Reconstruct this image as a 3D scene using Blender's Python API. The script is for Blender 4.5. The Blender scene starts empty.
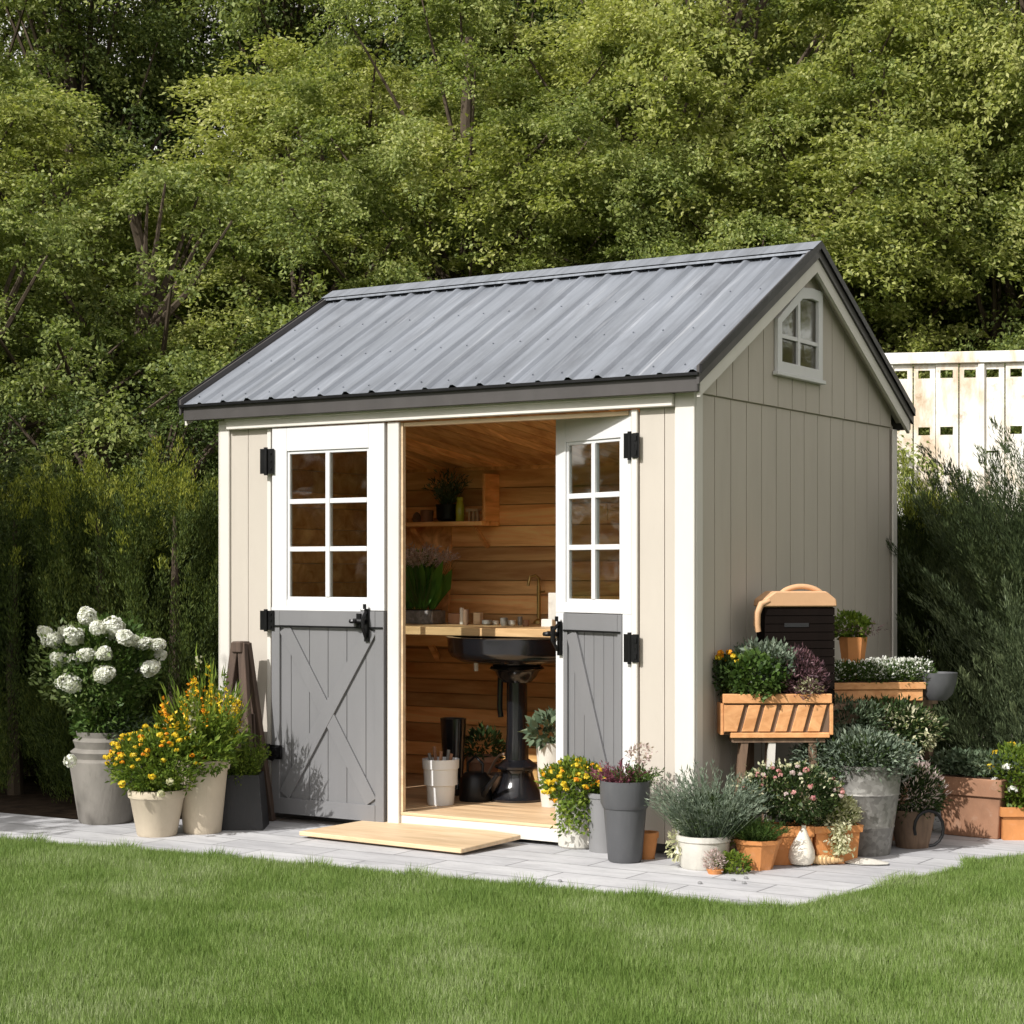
import bpy, bmesh, math, random
import numpy as np
from mathutils import Matrix, Vector, Quaternion
random.seed(7)
rng = np.random.default_rng(7)
sc = bpy.context.scene
COL = sc.collection
R = math.radians

# ---------------------------------------------------------------- camera maths
# the camera stands on the lawn; these helpers turn a sight line plus a real
# depth / plane into a place in the garden
H = 1.35
F = 1842.0
CX, CY = 3.894, -7.714
YAW = R(32.4)
VX, VY = -math.sin(YAW), math.cos(YAW)
RX, RY = math.cos(YAW), math.sin(YAW)

def ray(px):
    a = (px - 512) / F
    return VX + a * RX, VY + a * RY
def at_depth(px, py, d):
    dx, dy = ray(px)
    return Vector((CX + dx * d, CY + dy * d, H - (py - 570) / F * d))
def on_y(px, py, y=0.0):
    dx, dy = ray(px)
    return at_depth(px, py, (y - CY) / dy)
def on_x(px, py, x=0.0):
    dx, dy = ray(px)
    return at_depth(px, py, (x - CX) / dx)
def G(px, py, z=0.0):
    return at_depth(px, py, (H - z) * F / (py - 570))
def fx(px, y=0.0): return on_y(px, 570, y).x
def fz(px, py, y=0.0): return on_y(px, py, y).z
def depth_of(p): return (p[0] - CX) * VX + (p[1] - CY) * VY

# ---------------------------------------------------------------- object helpers
ORG = {}
def tag(o, label=None, cat=None, group=None, kind=None):
    if label: o['label'] = label
    if cat: o['category'] = cat
    if group: o['group'] = group
    if kind: o['kind'] = kind
    return o
def thing(name, loc, label, cat, group=None):
    o = bpy.data.objects.new(name, None)
    o.empty_display_size = .1
    COL.objects.link(o)
    o.location = loc
    ORG[o.name] = Vector(loc)
    return tag(o, label, cat, group)
def _link(name, me, mat, parent):
    if mat is not None: me.materials.append(mat)
    o = bpy.data.objects.new(name, me)
    COL.objects.link(o)
    org = ORG[parent.name] if parent else Vector((0, 0, 0))
    ORG[o.name] = org
    if parent: o.parent = parent
    return o
def copy_tree(o, parent=None):
    c = o.copy(); COL.objects.link(c); c.parent = parent
    for ch in list(o.children): copy_tree(ch, c)
    return c

class MB:
    """collects closed solids; build() links them as one mesh object"""
    def __init__(s, M=None):
        s.v = []; s.f = []; s.M = M
    def add(s, vs, fs):
        n = len(s.v)
        if s.M is not None: vs = [s.M @ Vector(p) for p in vs]
        s.v += [tuple(p) for p in vs]
        s.f += [tuple(i + n for i in f) for f in fs]
        return s
    def box(s, x0, x1, y0, y1, z0, z1):
        return s.add([(x0,y0,z0),(x1,y0,z0),(x1,y1,z0),(x0,y1,z0),(x0,y0,z1),(x1,y0,z1),(x1,y1,z1),(x0,y1,z1)],
                     [(0,3,2,1),(4,5,6,7),(0,1,5,4),(1,2,6,5),(2,3,7,6),(3,0,4,7)])
    def bar(s, p0, p1, w, t, up=(0,0,1)):
        """rectangular bar from p0 to p1: w across, t along 'up'"""
        p0, p1 = Vector(p0), Vector(p1)
        d = (p1 - p0).normalized(); up = Vector(up)
        side = d.cross(up).normalized(); u = side.cross(d).normalized()
        vs = []
        for p in (p0, p1):
            for a, b in ((-1,-1),(1,-1),(1,1),(-1,1)):
                vs.append(p + side * a * w / 2 + u * b * t / 2)
        return s.add(vs, [(0,3,2,1),(4,5,6,7),(0,1,5,4),(1,2,6,5),(2,3,7,6),(3,0,4,7)])
    def prism(s, poly, a, b):
        """poly: 3-D points of one face, extruded by vector a->b offsets"""
        n = len(poly); a = Vector(a); b = Vector(b)
        vs = [Vector(p) + a for p in poly] + [Vector(p) + b for p in poly]
        fs = [tuple(range(n))[::-1], tuple(range(n, 2*n))] + [(i, (i+1) % n, n+(i+1) % n, n+i) for i in range(n)]
        return s.add(vs, fs)
    def tube(s, pts, rad, seg=8, cap=True):
        pts = [Vector(p) for p in pts]
        if not hasattr(rad, '__len__'): rad = [rad] * len(pts)
        vs = []; fs = []
        prev = None
        for i, p in enumerate(pts):
            d = (pts[min(i+1, len(pts)-1)] - pts[max(i-1, 0)]).normalized()
            if prev is None:
                ref = Vector((0,0,1)) if abs(d.z) < .9 else Vector((1,0,0))
                side = d.cross(ref).normalized()
            else:
                side = (prev - d * prev.dot(d)).normalized()
            prev = side
            u = d.cross(side)
            for k in range(seg):
                a = 2 * math.pi * k / seg
                vs.append(p + (side * math.cos(a) + u * math.sin(a)) * rad[i])
        for i in range(len(pts) - 1):
            for k in range(seg):
                fs.append((i*seg+k, i*seg+(k+1) % seg, (i+1)*seg+(k+1) % seg, (i+1)*seg+k))
        if cap:
            fs.append(tuple(range(seg))[::-1]); fs.append(tuple((len(pts)-1)*seg+k for k in range(seg)))
        return s.add(vs, fs)
    def lathe(s, prof, c=(0,0,0), seg=32, squash=1.0, rot=0.0, wob=0.0):
        vs = []; fs = []
        for r, z in prof:
            for k in range(seg):
                a = 2 * math.pi * (k + .5) / seg + rot
                rr = r * (1 + wob * math.sin(3 * a + z * 20))
                vs.append((c[0] + rr * math.cos(a), c[1] + rr * squash * math.sin(a), c[2] + z))
        n = len(prof)
        for i in range(n - 1):
            for k in range(seg):
                fs.append((i*seg+k, i*seg+(k+1) % seg, (i+1)*seg+(k+1) % seg, (i+1)*seg+k))
        fs.append(tuple(range(seg))[::-1]); fs.append(tuple((n-1)*seg+k for k in range(seg)))
        return s.add(vs, fs)
    def build(s, name, mat, parent=None, smooth=False, bevel=0.0, subsurf=0):
        org = ORG[parent.name] if parent else Vector((0,0,0))
        me = bpy.data.meshes.new(name)
        me.from_pydata([(a-org.x, b-org.y, c-org.z) for a, b, c in s.v], [], s.f)
        bm = bmesh.new(); bm.from_mesh(me)
        bmesh.ops.recalc_face_normals(bm, faces=bm.faces)
        if bevel:
            es = [e for e in bm.edges if len(e.link_faces) == 2 and e.calc_face_angle(0) > .5]
            bmesh.ops.bevel(bm, geom=es, offset=bevel, segments=1, affect='EDGES', clamp_overlap=True)
        bm.to_mesh(me); bm.free()
        if smooth:
            me.polygons.foreach_set('use_smooth', [True] * len(me.polygons))
            try: me.set_sharp_from_angle(angle=R(38))
            except Exception: pass
        o = _link(name, me, mat, parent)
        if subsurf:
            m = o.modifiers.new('s', 'SUBSURF'); m.levels = subsurf; m.render_levels = subsurf
        return o

def nrm(a):
    return a / (np.linalg.norm(a, axis=-1, keepdims=True) + 1e-9)

class Leaves:
    """collects leaf-shaped quads"""
    def __init__(s): s.parts = []
    def add(s, P, D, N, L, W, mid=.45, fold=.12):
        P = np.asarray(P, float); n = len(P)
        D = nrm(np.asarray(D, float)); S = nrm(np.cross(D, np.asarray(N, float))); U = np.cross(S, D)
        L = np.broadcast_to(np.asarray(L, float), (n,))[:, None]; W = np.broadcast_to(np.asarray(W, float), (n,))[:, None]
        q = np.empty((n, 4, 3))
        q[:, 0] = P; q[:, 2] = P + D * L
        m = P + D * L * mid + U * L * fold
        q[:, 1] = m + S * W / 2; q[:, 3] = m - S * W / 2
        s.parts.append(q.reshape(-1, 3)); return s
    def mesh(s, name, mat, org=(0,0,0)):
        V = np.concatenate(s.parts) - np.array(org)
        n = len(V) // 4
        me = bpy.data.meshes.new(name)
        me.vertices.add(len(V)); me.vertices.foreach_set('co', V.astype(np.float32).ravel())
        me.loops.add(4 * n); me.loops.foreach_set('vertex_index', np.arange(4 * n, dtype=np.int32))
        me.polygons.add(n)
        me.polygons.foreach_set('loop_start', np.arange(0, 4 * n, 4, dtype=np.int32))
        try: me.polygons.foreach_set('loop_total', np.full(n, 4, dtype=np.int32))
        except Exception: pass
        me.update(calc_edges=True)
        me.materials.append(mat)
        return me
    def build(s, name, mat, parent=None):
        org = ORG[parent.name] if parent else Vector((0,0,0))
        me = s.mesh(name, mat, tuple(org))
        o = bpy.data.objects.new(name, me); COL.objects.link(o)
        ORG[o.name] = org
        if parent: o.parent = parent
        return o

# ---------------------------------------------------------------- materials
def new_mat(name):
    m = bpy.data.materials.new(name); m.use_nodes = True
    nt = m.node_tree
    b = nt.nodes['Principled BSDF']
    return m, nt, b
def N(nt, t, **kw):
    n = nt.nodes.new(t)
    for k, v in kw.items():
        if k in n.inputs: n.inputs[k].default_value = v
        else: setattr(n, k, v)
    return n
def coords(nt, stretch=(1,1,1), rot=(0,0,0)):
    tc = N(nt, 'ShaderNodeTexCoord'); mp = N(nt, 'ShaderNodeMapping')
    mp.inputs['Scale'].default_value = stretch; mp.inputs['Rotation'].default_value = rot
    nt.links.new(tc.outputs['Object'], mp.inputs['Vector'])
    return mp.outputs['Vector']
def rgb(c): return (c[0], c[1], c[2], 1)
def ramp(nt, fac, stops):
    r = N(nt, 'ShaderNodeValToRGB')
    e = r.color_ramp.elements
    e[0].position, e[0].color = stops[0][0], rgb(stops[0][1])
    e[1].position, e[1].color = stops[-1][0], rgb(stops[-1][1])
    for p, c in stops[1:-1]:
        x = e.new(p); x.color = rgb(c)
    nt.links.new(fac, r.inputs['Fac']); return r.outputs['Color']
def noise(nt, vec, scale, detail=4, rough=.55):
    n = N(nt, 'ShaderNodeTexNoise', Scale=scale, Detail=detail, Roughness=rough)
    nt.links.new(vec, n.inputs['Vector']); return n.outputs['Fac']
def mixc(nt, fac, a, b, mode='MIX'):
    m = N(nt, 'ShaderNodeMix', data_type='RGBA', blend_type=mode)
    if isinstance(fac, (int, float)): m.inputs[0].default_value = fac
    else: nt.links.new(fac, m.inputs[0])
    for i, v in ((6, a), (7, b)):
        if isinstance(v, tuple): m.inputs[i].default_value = rgb(v)
        else: nt.links.new(v, m.inputs[i])
    return m.outputs[2]
def mathn(nt, op, a, b=0.0):
    m = N(nt, 'ShaderNodeMath', operation=op)
    for i, v in ((0, a), (1, b)):
        if isinstance(v, (int, float)): m.inputs[i].default_value = v
        else: nt.links.new(v, m.inputs[i])
    return m.outputs[0]
def bump(nt, b, h, strength=.3, dist=.01):
    n = N(nt, 'ShaderNodeBump', Strength=strength, Distance=dist)
    nt.links.new(h, n.inputs['Height']); nt.links.new(n.outputs['Normal'], b.inputs['Normal'])

def paint(name, c, rough=.55, var=.08, dirt=(.3,.26,.2), dirt_amt=.25, stretch=(1,1,.25), metallic=0, bmp=.15, scale=5, spec=.4):
    """weathered paint / plain surface: tonal drift, a few dirty patches, fine grain"""
    m, nt, b = new_mat(name)
    v = coords(nt, stretch)
    n1 = noise(nt, v, scale, 6)
    lo = tuple(x * (1 - var) for x in c); hi = tuple(min(1, x * (1 + var)) for x in c)
    col = ramp(nt, n1, [(.3, lo), (.7, hi)])
    n2 = noise(nt, v, scale * 2.3, 8, .7)
    f = mathn(nt, 'MULTIPLY', ramp(nt, n2, [(.56, (0,0,0)), (.78, (1,1,1))]), dirt_amt)
    col = mixc(nt, f, col, tuple(c[i] * .35 + dirt[i] * .65 for i in range(3)))
    nt.links.new(col, b.inputs['Base Color'])
    b.inputs['Roughness'].default_value = rough; b.inputs['Metallic'].default_value = metallic
    b.inputs['Specular IOR Level'].default_value = spec
    rr = ramp(nt, n2, [(.3, (rough*.85,)*3), (.7, (min(1, rough*1.2),)*3)])
    nt.links.new(rr, b.inputs['Roughness'])
    if bmp:
        n3 = noise(nt, coords(nt, (1,1,.3)), 70, 4)
        bump(nt, b, n3, bmp, .003)
    return m
def wood(name, c0, c1, axis='x', rough=.6, isl=.35, grain=18, bmp=.25, knots=True):
    """planks: grain along an axis, every board its own tone (random per island)"""
    m, nt, b = new_mat(name)
    st = {'x': (.12,1,1), 'y': (1,.12,1), 'z': (1,1,.12)}[axis]
    geo = N(nt, 'ShaderNodeNewGeometry')
    tc = N(nt, 'ShaderNodeTexCoord')
    add = N(nt, 'ShaderNodeVectorMath', operation='ADD')
    sc_ = N(nt, 'ShaderNodeVectorMath', operation='SCALE'); sc_.inputs[0].default_value = (3.1, 7.7, 5.3)
    nt.links.new(geo.outputs['Random Per Island'], sc_.inputs['Scale'])
    nt.links.new(tc.outputs['Object'], add.inputs[0]); nt.links.new(sc_.outputs[0], add.inputs[1])
    mp = N(nt, 'ShaderNodeMapping'); mp.inputs['Scale'].default_value = st
    nt.links.new(add.outputs[0], mp.inputs['Vector'])
    n1 = N(nt, 'ShaderNodeTexNoise', Scale=grain, Detail=8, Roughness=.62, Distortion=.6)
    nt.links.new(mp.outputs[0], n1.inputs['Vector'])
    n2 = noise(nt, mp.outputs[0], grain * .22, 3)
    mid = tuple((c0[i] + c1[i]) / 2 for i in range(3))
    col = ramp(nt, n1.outputs['Fac'], [(.3, c0), (.5, mid), (.68, c1)])
    t = mathn(nt, 'ADD', mathn(nt, 'MULTIPLY', geo.outputs['Random Per Island'], isl * 2), 1 - isl)
    t = mathn(nt, 'MULTIPLY', t, mathn(nt, 'ADD', mathn(nt, 'MULTIPLY', n2, .7), .65))
    cc = N(nt, 'ShaderNodeCombineColor'); [nt.links.new(t, cc.inputs[i]) for i in range(3)]
    col = mixc(nt, 1.0, col, cc.outputs[0], 'MULTIPLY')
    if knots:
        vo = N(nt, 'ShaderNodeTexVoronoi', Scale=2.6)
        nt.links.new(mp.outputs[0], vo.inputs['Vector'])
        k = ramp(nt, vo.outputs['Distance'], [(.03, (1,1,1)), (.09, (0,0,0))])
        col = mixc(nt, mathn(nt, 'MULTIPLY', k, .75), col, tuple(x * .25 for x in c0))
    nt.links.new(col, b.inputs['Base Color'])
    b.inputs['Roughness'].default_value = rough
    bump(nt, b, n1.outputs['Fac'], bmp, .004)
    return m
def leafmat(name, c0, c1, c2=None, trans=.3, rough=.5, patch=1.2, spec=.25):
    """leaf: colour varies leaf to leaf and clump to clump; part of the light passes through"""
    m, nt, b = new_mat(name)
    geo = N(nt, 'ShaderNodeNewGeometry')
    n1 = noise(nt, coords(nt), patch, 2)
    f = mathn(nt, 'ADD', mathn(nt, 'MULTIPLY', geo.outputs['Random Per Island'], .6), mathn(nt, 'MULTIPLY', mathn(nt, 'SUBTRACT', n1, .3), 1.1))
    col = ramp(nt, f, [(.15, c0), (.6, c1), (1., c2 or c1)])
    nt.links.new(col, b.inputs['Base Color'])
    b.inputs['Roughness'].default_value = rough
    b.inputs['Specular IOR Level'].default_value = spec
    tr = N(nt, 'ShaderNodeBsdfTranslucent')
    nt.links.new(mixc(nt, 1., col, (1.0, 1.05, .55), 'MULTIPLY'), tr.inputs['Color'])
    mx = N(nt, 'ShaderNodeMixShader'); mx.inputs[0].default_value = trans
    nt.links.new(b.outputs[0], mx.inputs[1]); nt.links.new(tr.outputs[0], mx.inputs[2])
    nt.links.new(mx.outputs[0], nt.nodes['Material Output'].inputs['Surface'])
    return m
def glassmat(name, tint=(.85,.88,.86)):
    m, nt, b = new_mat(name)
    t = N(nt, 'ShaderNodeBsdfTransparent'); t.inputs[0].default_value = rgb(tint)
    g = N(nt, 'ShaderNodeBsdfGlossy'); g.inputs['Roughness'].default_value = .03
    fr = N(nt, 'ShaderNodeFresnel', IOR=1.5)
    n3 = noise(nt, coords(nt), 3.5, 2)
    bp = N(nt, 'ShaderNodeBump', Strength=.06, Distance=.02); nt.links.new(n3, bp.inputs['Height'])
    nt.links.new(bp.outputs[0], g.inputs['Normal'])
    mx = N(nt, 'ShaderNodeMixShader')
    nt.links.new(mathn(nt, 'MULTIPLY', fr.outputs[0], .4), mx.inputs[0]); nt.links.new(t.outputs[0], mx.inputs[1]); nt.links.new(g.outputs[0], mx.inputs[2])
    nt.links.new(mx.outputs[0], nt.nodes['Material Output'].inputs['Surface'])
    return m

M_trim = paint('cream_trim', (.64,.612,.565), .5, .05, (.45,.38,.28), .18)
M_white = paint('white_paint', (.64,.64,.645), .42, .03, (.5,.46,.4), .10)
M_wall = paint('greige_paint', (.475,.432,.378), .6, .04, (.36,.30,.23), .2)
M_greyd = paint('grey_paint', (.175,.175,.182), .5, .06, (.12,.12,.12), .25)
M_dark = paint('dark_trim', (.062,.057,.056), .45, .12, (.1,.09,.08), .3)
M_black = paint('black_iron', (.012,.012,.013), .38, .2, (.05,.04,.03), .3, metallic=.5, stretch=(1,1,1))
M_soil = paint('soil', (.035,.024,.016), .95, .5, (.08,.06,.04), .6, stretch=(1,1,1), bmp=1, scale=12, spec=.1)
M_inwood = wood('cedar_lining', (.50,.21,.06), (.98,.62,.27), 'x', .5, .36, 11)
M_ceil = wood('cedar_ceiling', (.46,.19,.055), (.95,.56,.23), 'y', .5, .35, 16)
M_pine = wood('pale_pine', (.50,.35,.20), (.66,.50,.33), 'x', .55, .08, 26, .12, False)
M_oak = wood('worktop_wood', (.42,.25,.11), (.66,.45,.23), 'x', .45, .1, 20, .1, False)
M_oldwood = wood('weathered_wood', (.10,.062,.04), (.24,.155,.10), 'z', .75, .3, 22, .5)
M_darkwood = wood('dark_stained_wood', (.035,.022,.016), (.085,.055,.04), 'z', .7, .3, 22, .5)
M_orange = wood('orange_cedar', (.50,.22,.08), (.72,.38,.17), 'x', .6, .15, 24, .2, False)
M_deck = wood('floor_boards', (.55,.36,.2), (.72,.52,.32), 'x', .5, .12, 20, .1)
M_glass = glassmat('window_glass')
M_terra = paint('terracotta', (.55,.235,.085), .75, .14, (.62,.45,.33), .45, stretch=(1,1,1), bmp=.5, scale=9, spec=.2)
M_terra2 = paint('pale_terracotta', (.29,.155,.095), .8, .2, (.5,.4,.32), .5, stretch=(1,1,1), bmp=.5, scale=7, spec=.2)
M_beige = paint('beige_stoneware', (.50,.43,.33), .7, .10, (.33,.27,.2), .4, stretch=(1,1,.6), bmp=.4, scale=7, spec=.3)
M_stonepot = paint('grey_stoneware', (.215,.20,.18), .75, .25, (.10,.09,.08), .6, stretch=(1,1,.5), bmp=.7, scale=6, spec=.3)
M_pale = paint('chalky_ceramic', (.56,.54,.49), .7, .15, (.25,.2,.15), .6, stretch=(1,1,1), bmp=.5, scale=8)
M_charpot = paint('charcoal_pot', (.085,.087,.093), .5, .12, (.2,.2,.19), .3, stretch=(1,1,.5), bmp=.3)
M_midgrey = paint('mid_grey_pot', (.20,.20,.205), .55, .1, (.3,.29,.27), .4, stretch=(1,1,.5), bmp=.3)
M_blackpot = paint('black_planter', (.02,.02,.022), .5, .2, (.07,.065,.06), .3, bmp=.3)
M_garlic = paint('ivory_ceramic', (.72,.67,.58), .45, .05, (.55,.46,.35), .15, stretch=(1,1,.3), bmp=.3, scale=12)

def galv():
    m, nt, b = new_mat('galvanised_steel')
    v = coords(nt)
    vo = N(nt, 'ShaderNodeTexVoronoi', Scale=55); nt.links.new(v, vo.inputs['Vector'])
    n1 = noise(nt, coords(nt, (1,1,.2)), 7, 7, .7)
    sp = N(nt, 'ShaderNodeSeparateColor'); nt.links.new(vo.outputs['Color'], sp.inputs[0])
    f = mathn(nt, 'ADD', mathn(nt, 'MULTIPLY', sp.outputs[0], .3), mathn(nt, 'MULTIPLY', n1, .7))
    nt.links.new(ramp(nt, f, [(.25, (.13,.122,.112)), (.75, (.33,.32,.30))]), b.inputs['Base Color'])
    b.inputs['Metallic'].default_value = .45
    nt.links.new(ramp(nt, f, [(.2, (.38,)*3), (.8, (.65,)*3)]), b.inputs['Roughness'])
    bump(nt, b, n1, .3, .004)
    return m
M_galv = galv()
def roofmat():
    m, nt, b = new_mat('roof_metal')
    v = coords(nt, (3.2,.22,.22))
    n1 = noise(nt, v, 3.0, 7, .65)
    n2 = noise(nt, coords(nt, (9,.35,.35)), 3.5, 5, .6)
    n3 = noise(nt, coords(nt), 1.3, 3)
    f = mathn(nt, 'ADD', mathn(nt, 'MULTIPLY', n1, .55), mathn(nt, 'MULTIPLY', n2, .45))
    c = ramp(nt, f, [(.30, (.12,.135,.16)), (.46, (.20,.22,.255)), (.60, (.27,.295,.34)), (.74, (.44,.47,.52))])
    c = mixc(nt, mathn(nt, 'MULTIPLY', n3, .35), c, (.24,.25,.275))
    n4 = noise(nt, coords(nt, (2.2,.8,.8)), 2.2, 8, .72)
    c = mixc(nt, ramp(nt, n4, [(.50, (0,0,0)), (.74, (.5,)*3)]), c, (.11,.115,.13))
    n5 = noise(nt, coords(nt, (14,.5,.5)), 2.0, 4, .6)
    c = mixc(nt, ramp(nt, n5, [(.60, (0,0,0)), (.75, (.6,)*3)]), c, (.50,.52,.56))
    nt.links.new(c, b.inputs['Base Color'])
    b.inputs['Metallic'].default_value = .25
    nt.links.new(ramp(nt, n1, [(.3, (.38,)*3), (.7, (.58,)*3)]), b.inputs['Roughness'])
    bump(nt, b, n3, .15, .01)
    return m
M_roof = roofmat()
def pavemat():
    m, nt, b = new_mat('patio_paving')
    tc = N(nt, 'ShaderNodeTexCoord'); mp = N(nt, 'ShaderNodeMapping'); nt.links.new(tc.outputs['Object'], mp.inputs[0])
    br = N(nt, 'ShaderNodeTexBrick', Scale=1.0)
    br.inputs['Brick Width'].default_value = .62; br.inputs['Row Height'].default_value = .21
    br.inputs['Mortar Size'].default_value = .006; br.inputs['Mortar Smooth'].default_value = .4
    br.inputs['Color1'].default_value = rgb((.42,.42,.44)); br.inputs['Color2'].default_value = rgb((.52,.52,.535))
    br.inputs['Mortar'].default_value = rgb((.25,.25,.26))
    nz = N(nt, 'ShaderNodeTexNoise', Scale=4.0, Detail=3); nt.links.new(mp.outputs[0], nz.inputs[0])
    ds = mixc(nt, .012, mp.outputs[0], nz.outputs['Color'])
    nt.links.new(ds, br.inputs['Vector'])
    n1 = noise(nt, coords(nt, (.5,1.6,1)), 4.5, 8, .68)
    n2 = noise(nt, coords(nt, (1.2,3,1)), 11, 6, .7)
    c = mixc(nt, 1., br.outputs['Color'], ramp(nt, n1, [(.3, (.72,.72,.73)), (.55, (1,1,1)), (.75, (1.12,1.12,1.12))]), 'MULTIPLY')
    c = mixc(nt, ramp(nt, n2, [(.55, (0,0,0)), (.75, (.55,)*3)]), c, (.24,.24,.245))
    nt.links.new(c, b.inputs['Base Color']); b.inputs['Roughness'].default_value = .8
    h = mathn(nt, 'SUBTRACT', mathn(nt, 'MULTIPLY', n2, .25), br.outputs['Fac'])
    bump(nt, b, h, .35, .006)
    return m
M_pave = pavemat()
def fencemat():
    m, nt, b = new_mat('old_whitewash')
    n1 = noise(nt, coords(nt, (1.5,1.5,.5)), 2.6, 8, .7)
    n2 = noise(nt, coords(nt, (1,1,1)), 9, 6, .7)
    c = ramp(nt, n1, [(.25, (.40,.27,.15)), (.40, (.66,.55,.42)), (.50, (.80,.76,.69)), (.60, (.85,.84,.80))])
    c = mixc(nt, ramp(nt, n2, [(.57, (0,0,0)), (.75, (.8,)*3)]), c, (.38,.24,.13))
    nt.links.new(c, b.inputs['Base Color']); b.inputs['Roughness'].default_value = .85
    bump(nt, b, n2, .5, .01)
    return m
M_fence = fencemat()
M_lawnbase = paint('turf', (.055,.085,.018), 1., .35, (.09,.07,.03), .5, stretch=(1,1,1), bmp=1, scale=3, spec=.0)

L_tree1 = leafmat('leaf_yellow_green', (.14,.18,.045), (.36,.39,.11), (.60,.60,.26), .45, patch=.5)
L_tree2 = leafmat('leaf_mid_green', (.10,.14,.04), (.27,.32,.09), (.50,.52,.22), .42, patch=.5)
L_tree3 = leafmat('leaf_deep_green', (.045,.068,.02), (.10,.14,.035), (.22,.25,.07), .25, patch=.5)
L_con = leafmat('conifer_dark', (.02,.033,.010), (.045,.068,.016), (.13,.16,.03), .12, patch=1.5, rough=.6)
L_hedge = leafmat('hedge_green', (.026,.044,.011), (.075,.108,.022), (.19,.22,.05), .28, patch=1.5, rough=.6)
L_lightjun = leafmat('juniper_light', (.05,.07,.035), (.11,.145,.07), (.22,.26,.13), .2, patch=2)
L_speck = leafmat('leaf_speckled', (.05,.08,.02), (.14,.19,.06), (.34,.40,.20), .3, patch=9)
L_tip = leafmat('sunlit_tip_green', (.10,.13,.02), (.27,.30,.045), (.46,.46,.10), .4, patch=3)  # paler green that puts sunlight into the colour of the top leaves
L_jun = leafmat('juniper_blue_green', (.022,.036,.014), (.055,.078,.030), (.13,.16,.06), .12, patch=1.5, rough=.6)
L_bark = paint('bark', (.075,.058,.042), .9, .35, (.03,.025,.02), .5, stretch=(1,1,.2), bmp=1., scale=14, spec=.1)
L_stem = leafmat('green_stem', (.05,.08,.02), (.11,.15,.04), None, .1)
L_fresh = leafmat('leaf_fresh', (.06,.11,.015), (.15,.22,.03), (.30,.36,.06), .35, patch=9)
L_dark = leafmat('leaf_dark', (.018,.035,.012), (.045,.075,.022), (.09,.13,.04), .25, patch=9)
L_mid = leafmat('leaf_bush', (.035,.07,.015), (.08,.14,.03), (.16,.23,.06), .3, patch=9)
L_grey = leafmat('leaf_grey_green', (.05,.08,.045), (.12,.165,.10), (.24,.29,.19), .2, patch=9)
L_silver = leafmat('leaf_silver', (.075,.105,.075), (.17,.215,.155), (.32,.37,.28), .15, patch=9)
L_purple = leafmat('heather_purple', (.06,.035,.045), (.14,.07,.085), (.26,.15,.16), .2, patch=9)
L_red = leafmat('heather_red', (.08,.03,.04), (.20,.06,.09), (.34,.13,.16), .2, patch=9)
L_pink = leafmat('petal_pink', (.50,.18,.20), (.68,.34,.33), (.78,.55,.48), .3, patch=20)
L_palepink = leafmat('plume_pale_pink', (.42,.32,.32), (.58,.46,.45), (.70,.62,.58), .3, patch=20)
L_yellow = leafmat('petal_yellow', (.62,.40,.02), (.78,.58,.03), (.85,.70,.10), .3, patch=30)
L_gold = leafmat('petal_orange', (.72,.22,.01), (.80,.38,.02), (.84,.52,.03), .3, patch=30)
L_white = leafmat('petal_white', (.66,.68,.62), (.80,.80,.78), (.86,.86,.84), .25, patch=30)
L_cream = leafmat('petal_cream', (.42,.44,.26), (.62,.60,.40), (.76,.72,.55), .3, patch=20)
# ================================================================ THE SHED
XL = fx(224)                 # left corner of the front wall (right corner is x = 0)
DEP = 2.58                   # depth of the shed
WB, WT = .06, 2.19           # bottom and top of the walls
FLZ = .10
PITCH = math.atan2(3.03 - 2.235, 1.29 + .14)
TP = math.tan(PITCH)
shed = thing('garden_shed', (XL / 2, DEP / 2, 0), 'greige board garden shed with blue grey metal roof and its right door ajar', 'shed')
MIDY = DEP / 2
def roof_z(y, off=0.0):      # underside of the roof metal above a given y
    return 3.015 - abs(y - MIDY) * TP - off

X1, X2, X3, X4 = fx(273), fx(390), fx(402), fx(634)   # left panel | left leaf | post | opening
# --- front siding: vertical boards with a fine groove, on a backing sheet
def boards_x(x0, x1, y, z0, z1, step=.105, gap=.004, proud=.006, n=None):
    m = MB()
    m.box(x0, x1, y, y + .03, z0, z1)
    n = n or max(1, round((x1 - x0) / step)); w = (x1 - x0) / n
    for i in range(n):
        m.box(x0 + i*w + gap/2, x0 + (i+1)*w - gap/2, y - proud, y - .0003, z0, z1 - .001)
    return m
HB = fz(500, 418)            # underside of the header over the opening
fw = boards_x(XL + .01, X1, 0, WB, WT, .14)
fw.build('front_wall', M_wall, shed)
boards_x(fx(640), -.012, 0, WB, WT, .15).build('front_wall', M_wall, shed)
# behind the closed leaf: a frame strip only (the leaf itself closes the bay)
MB().box(XL + .01, -.012, .032, .07, HB + .03, WT).build('wall_plate', M_oak, shed)
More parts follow.
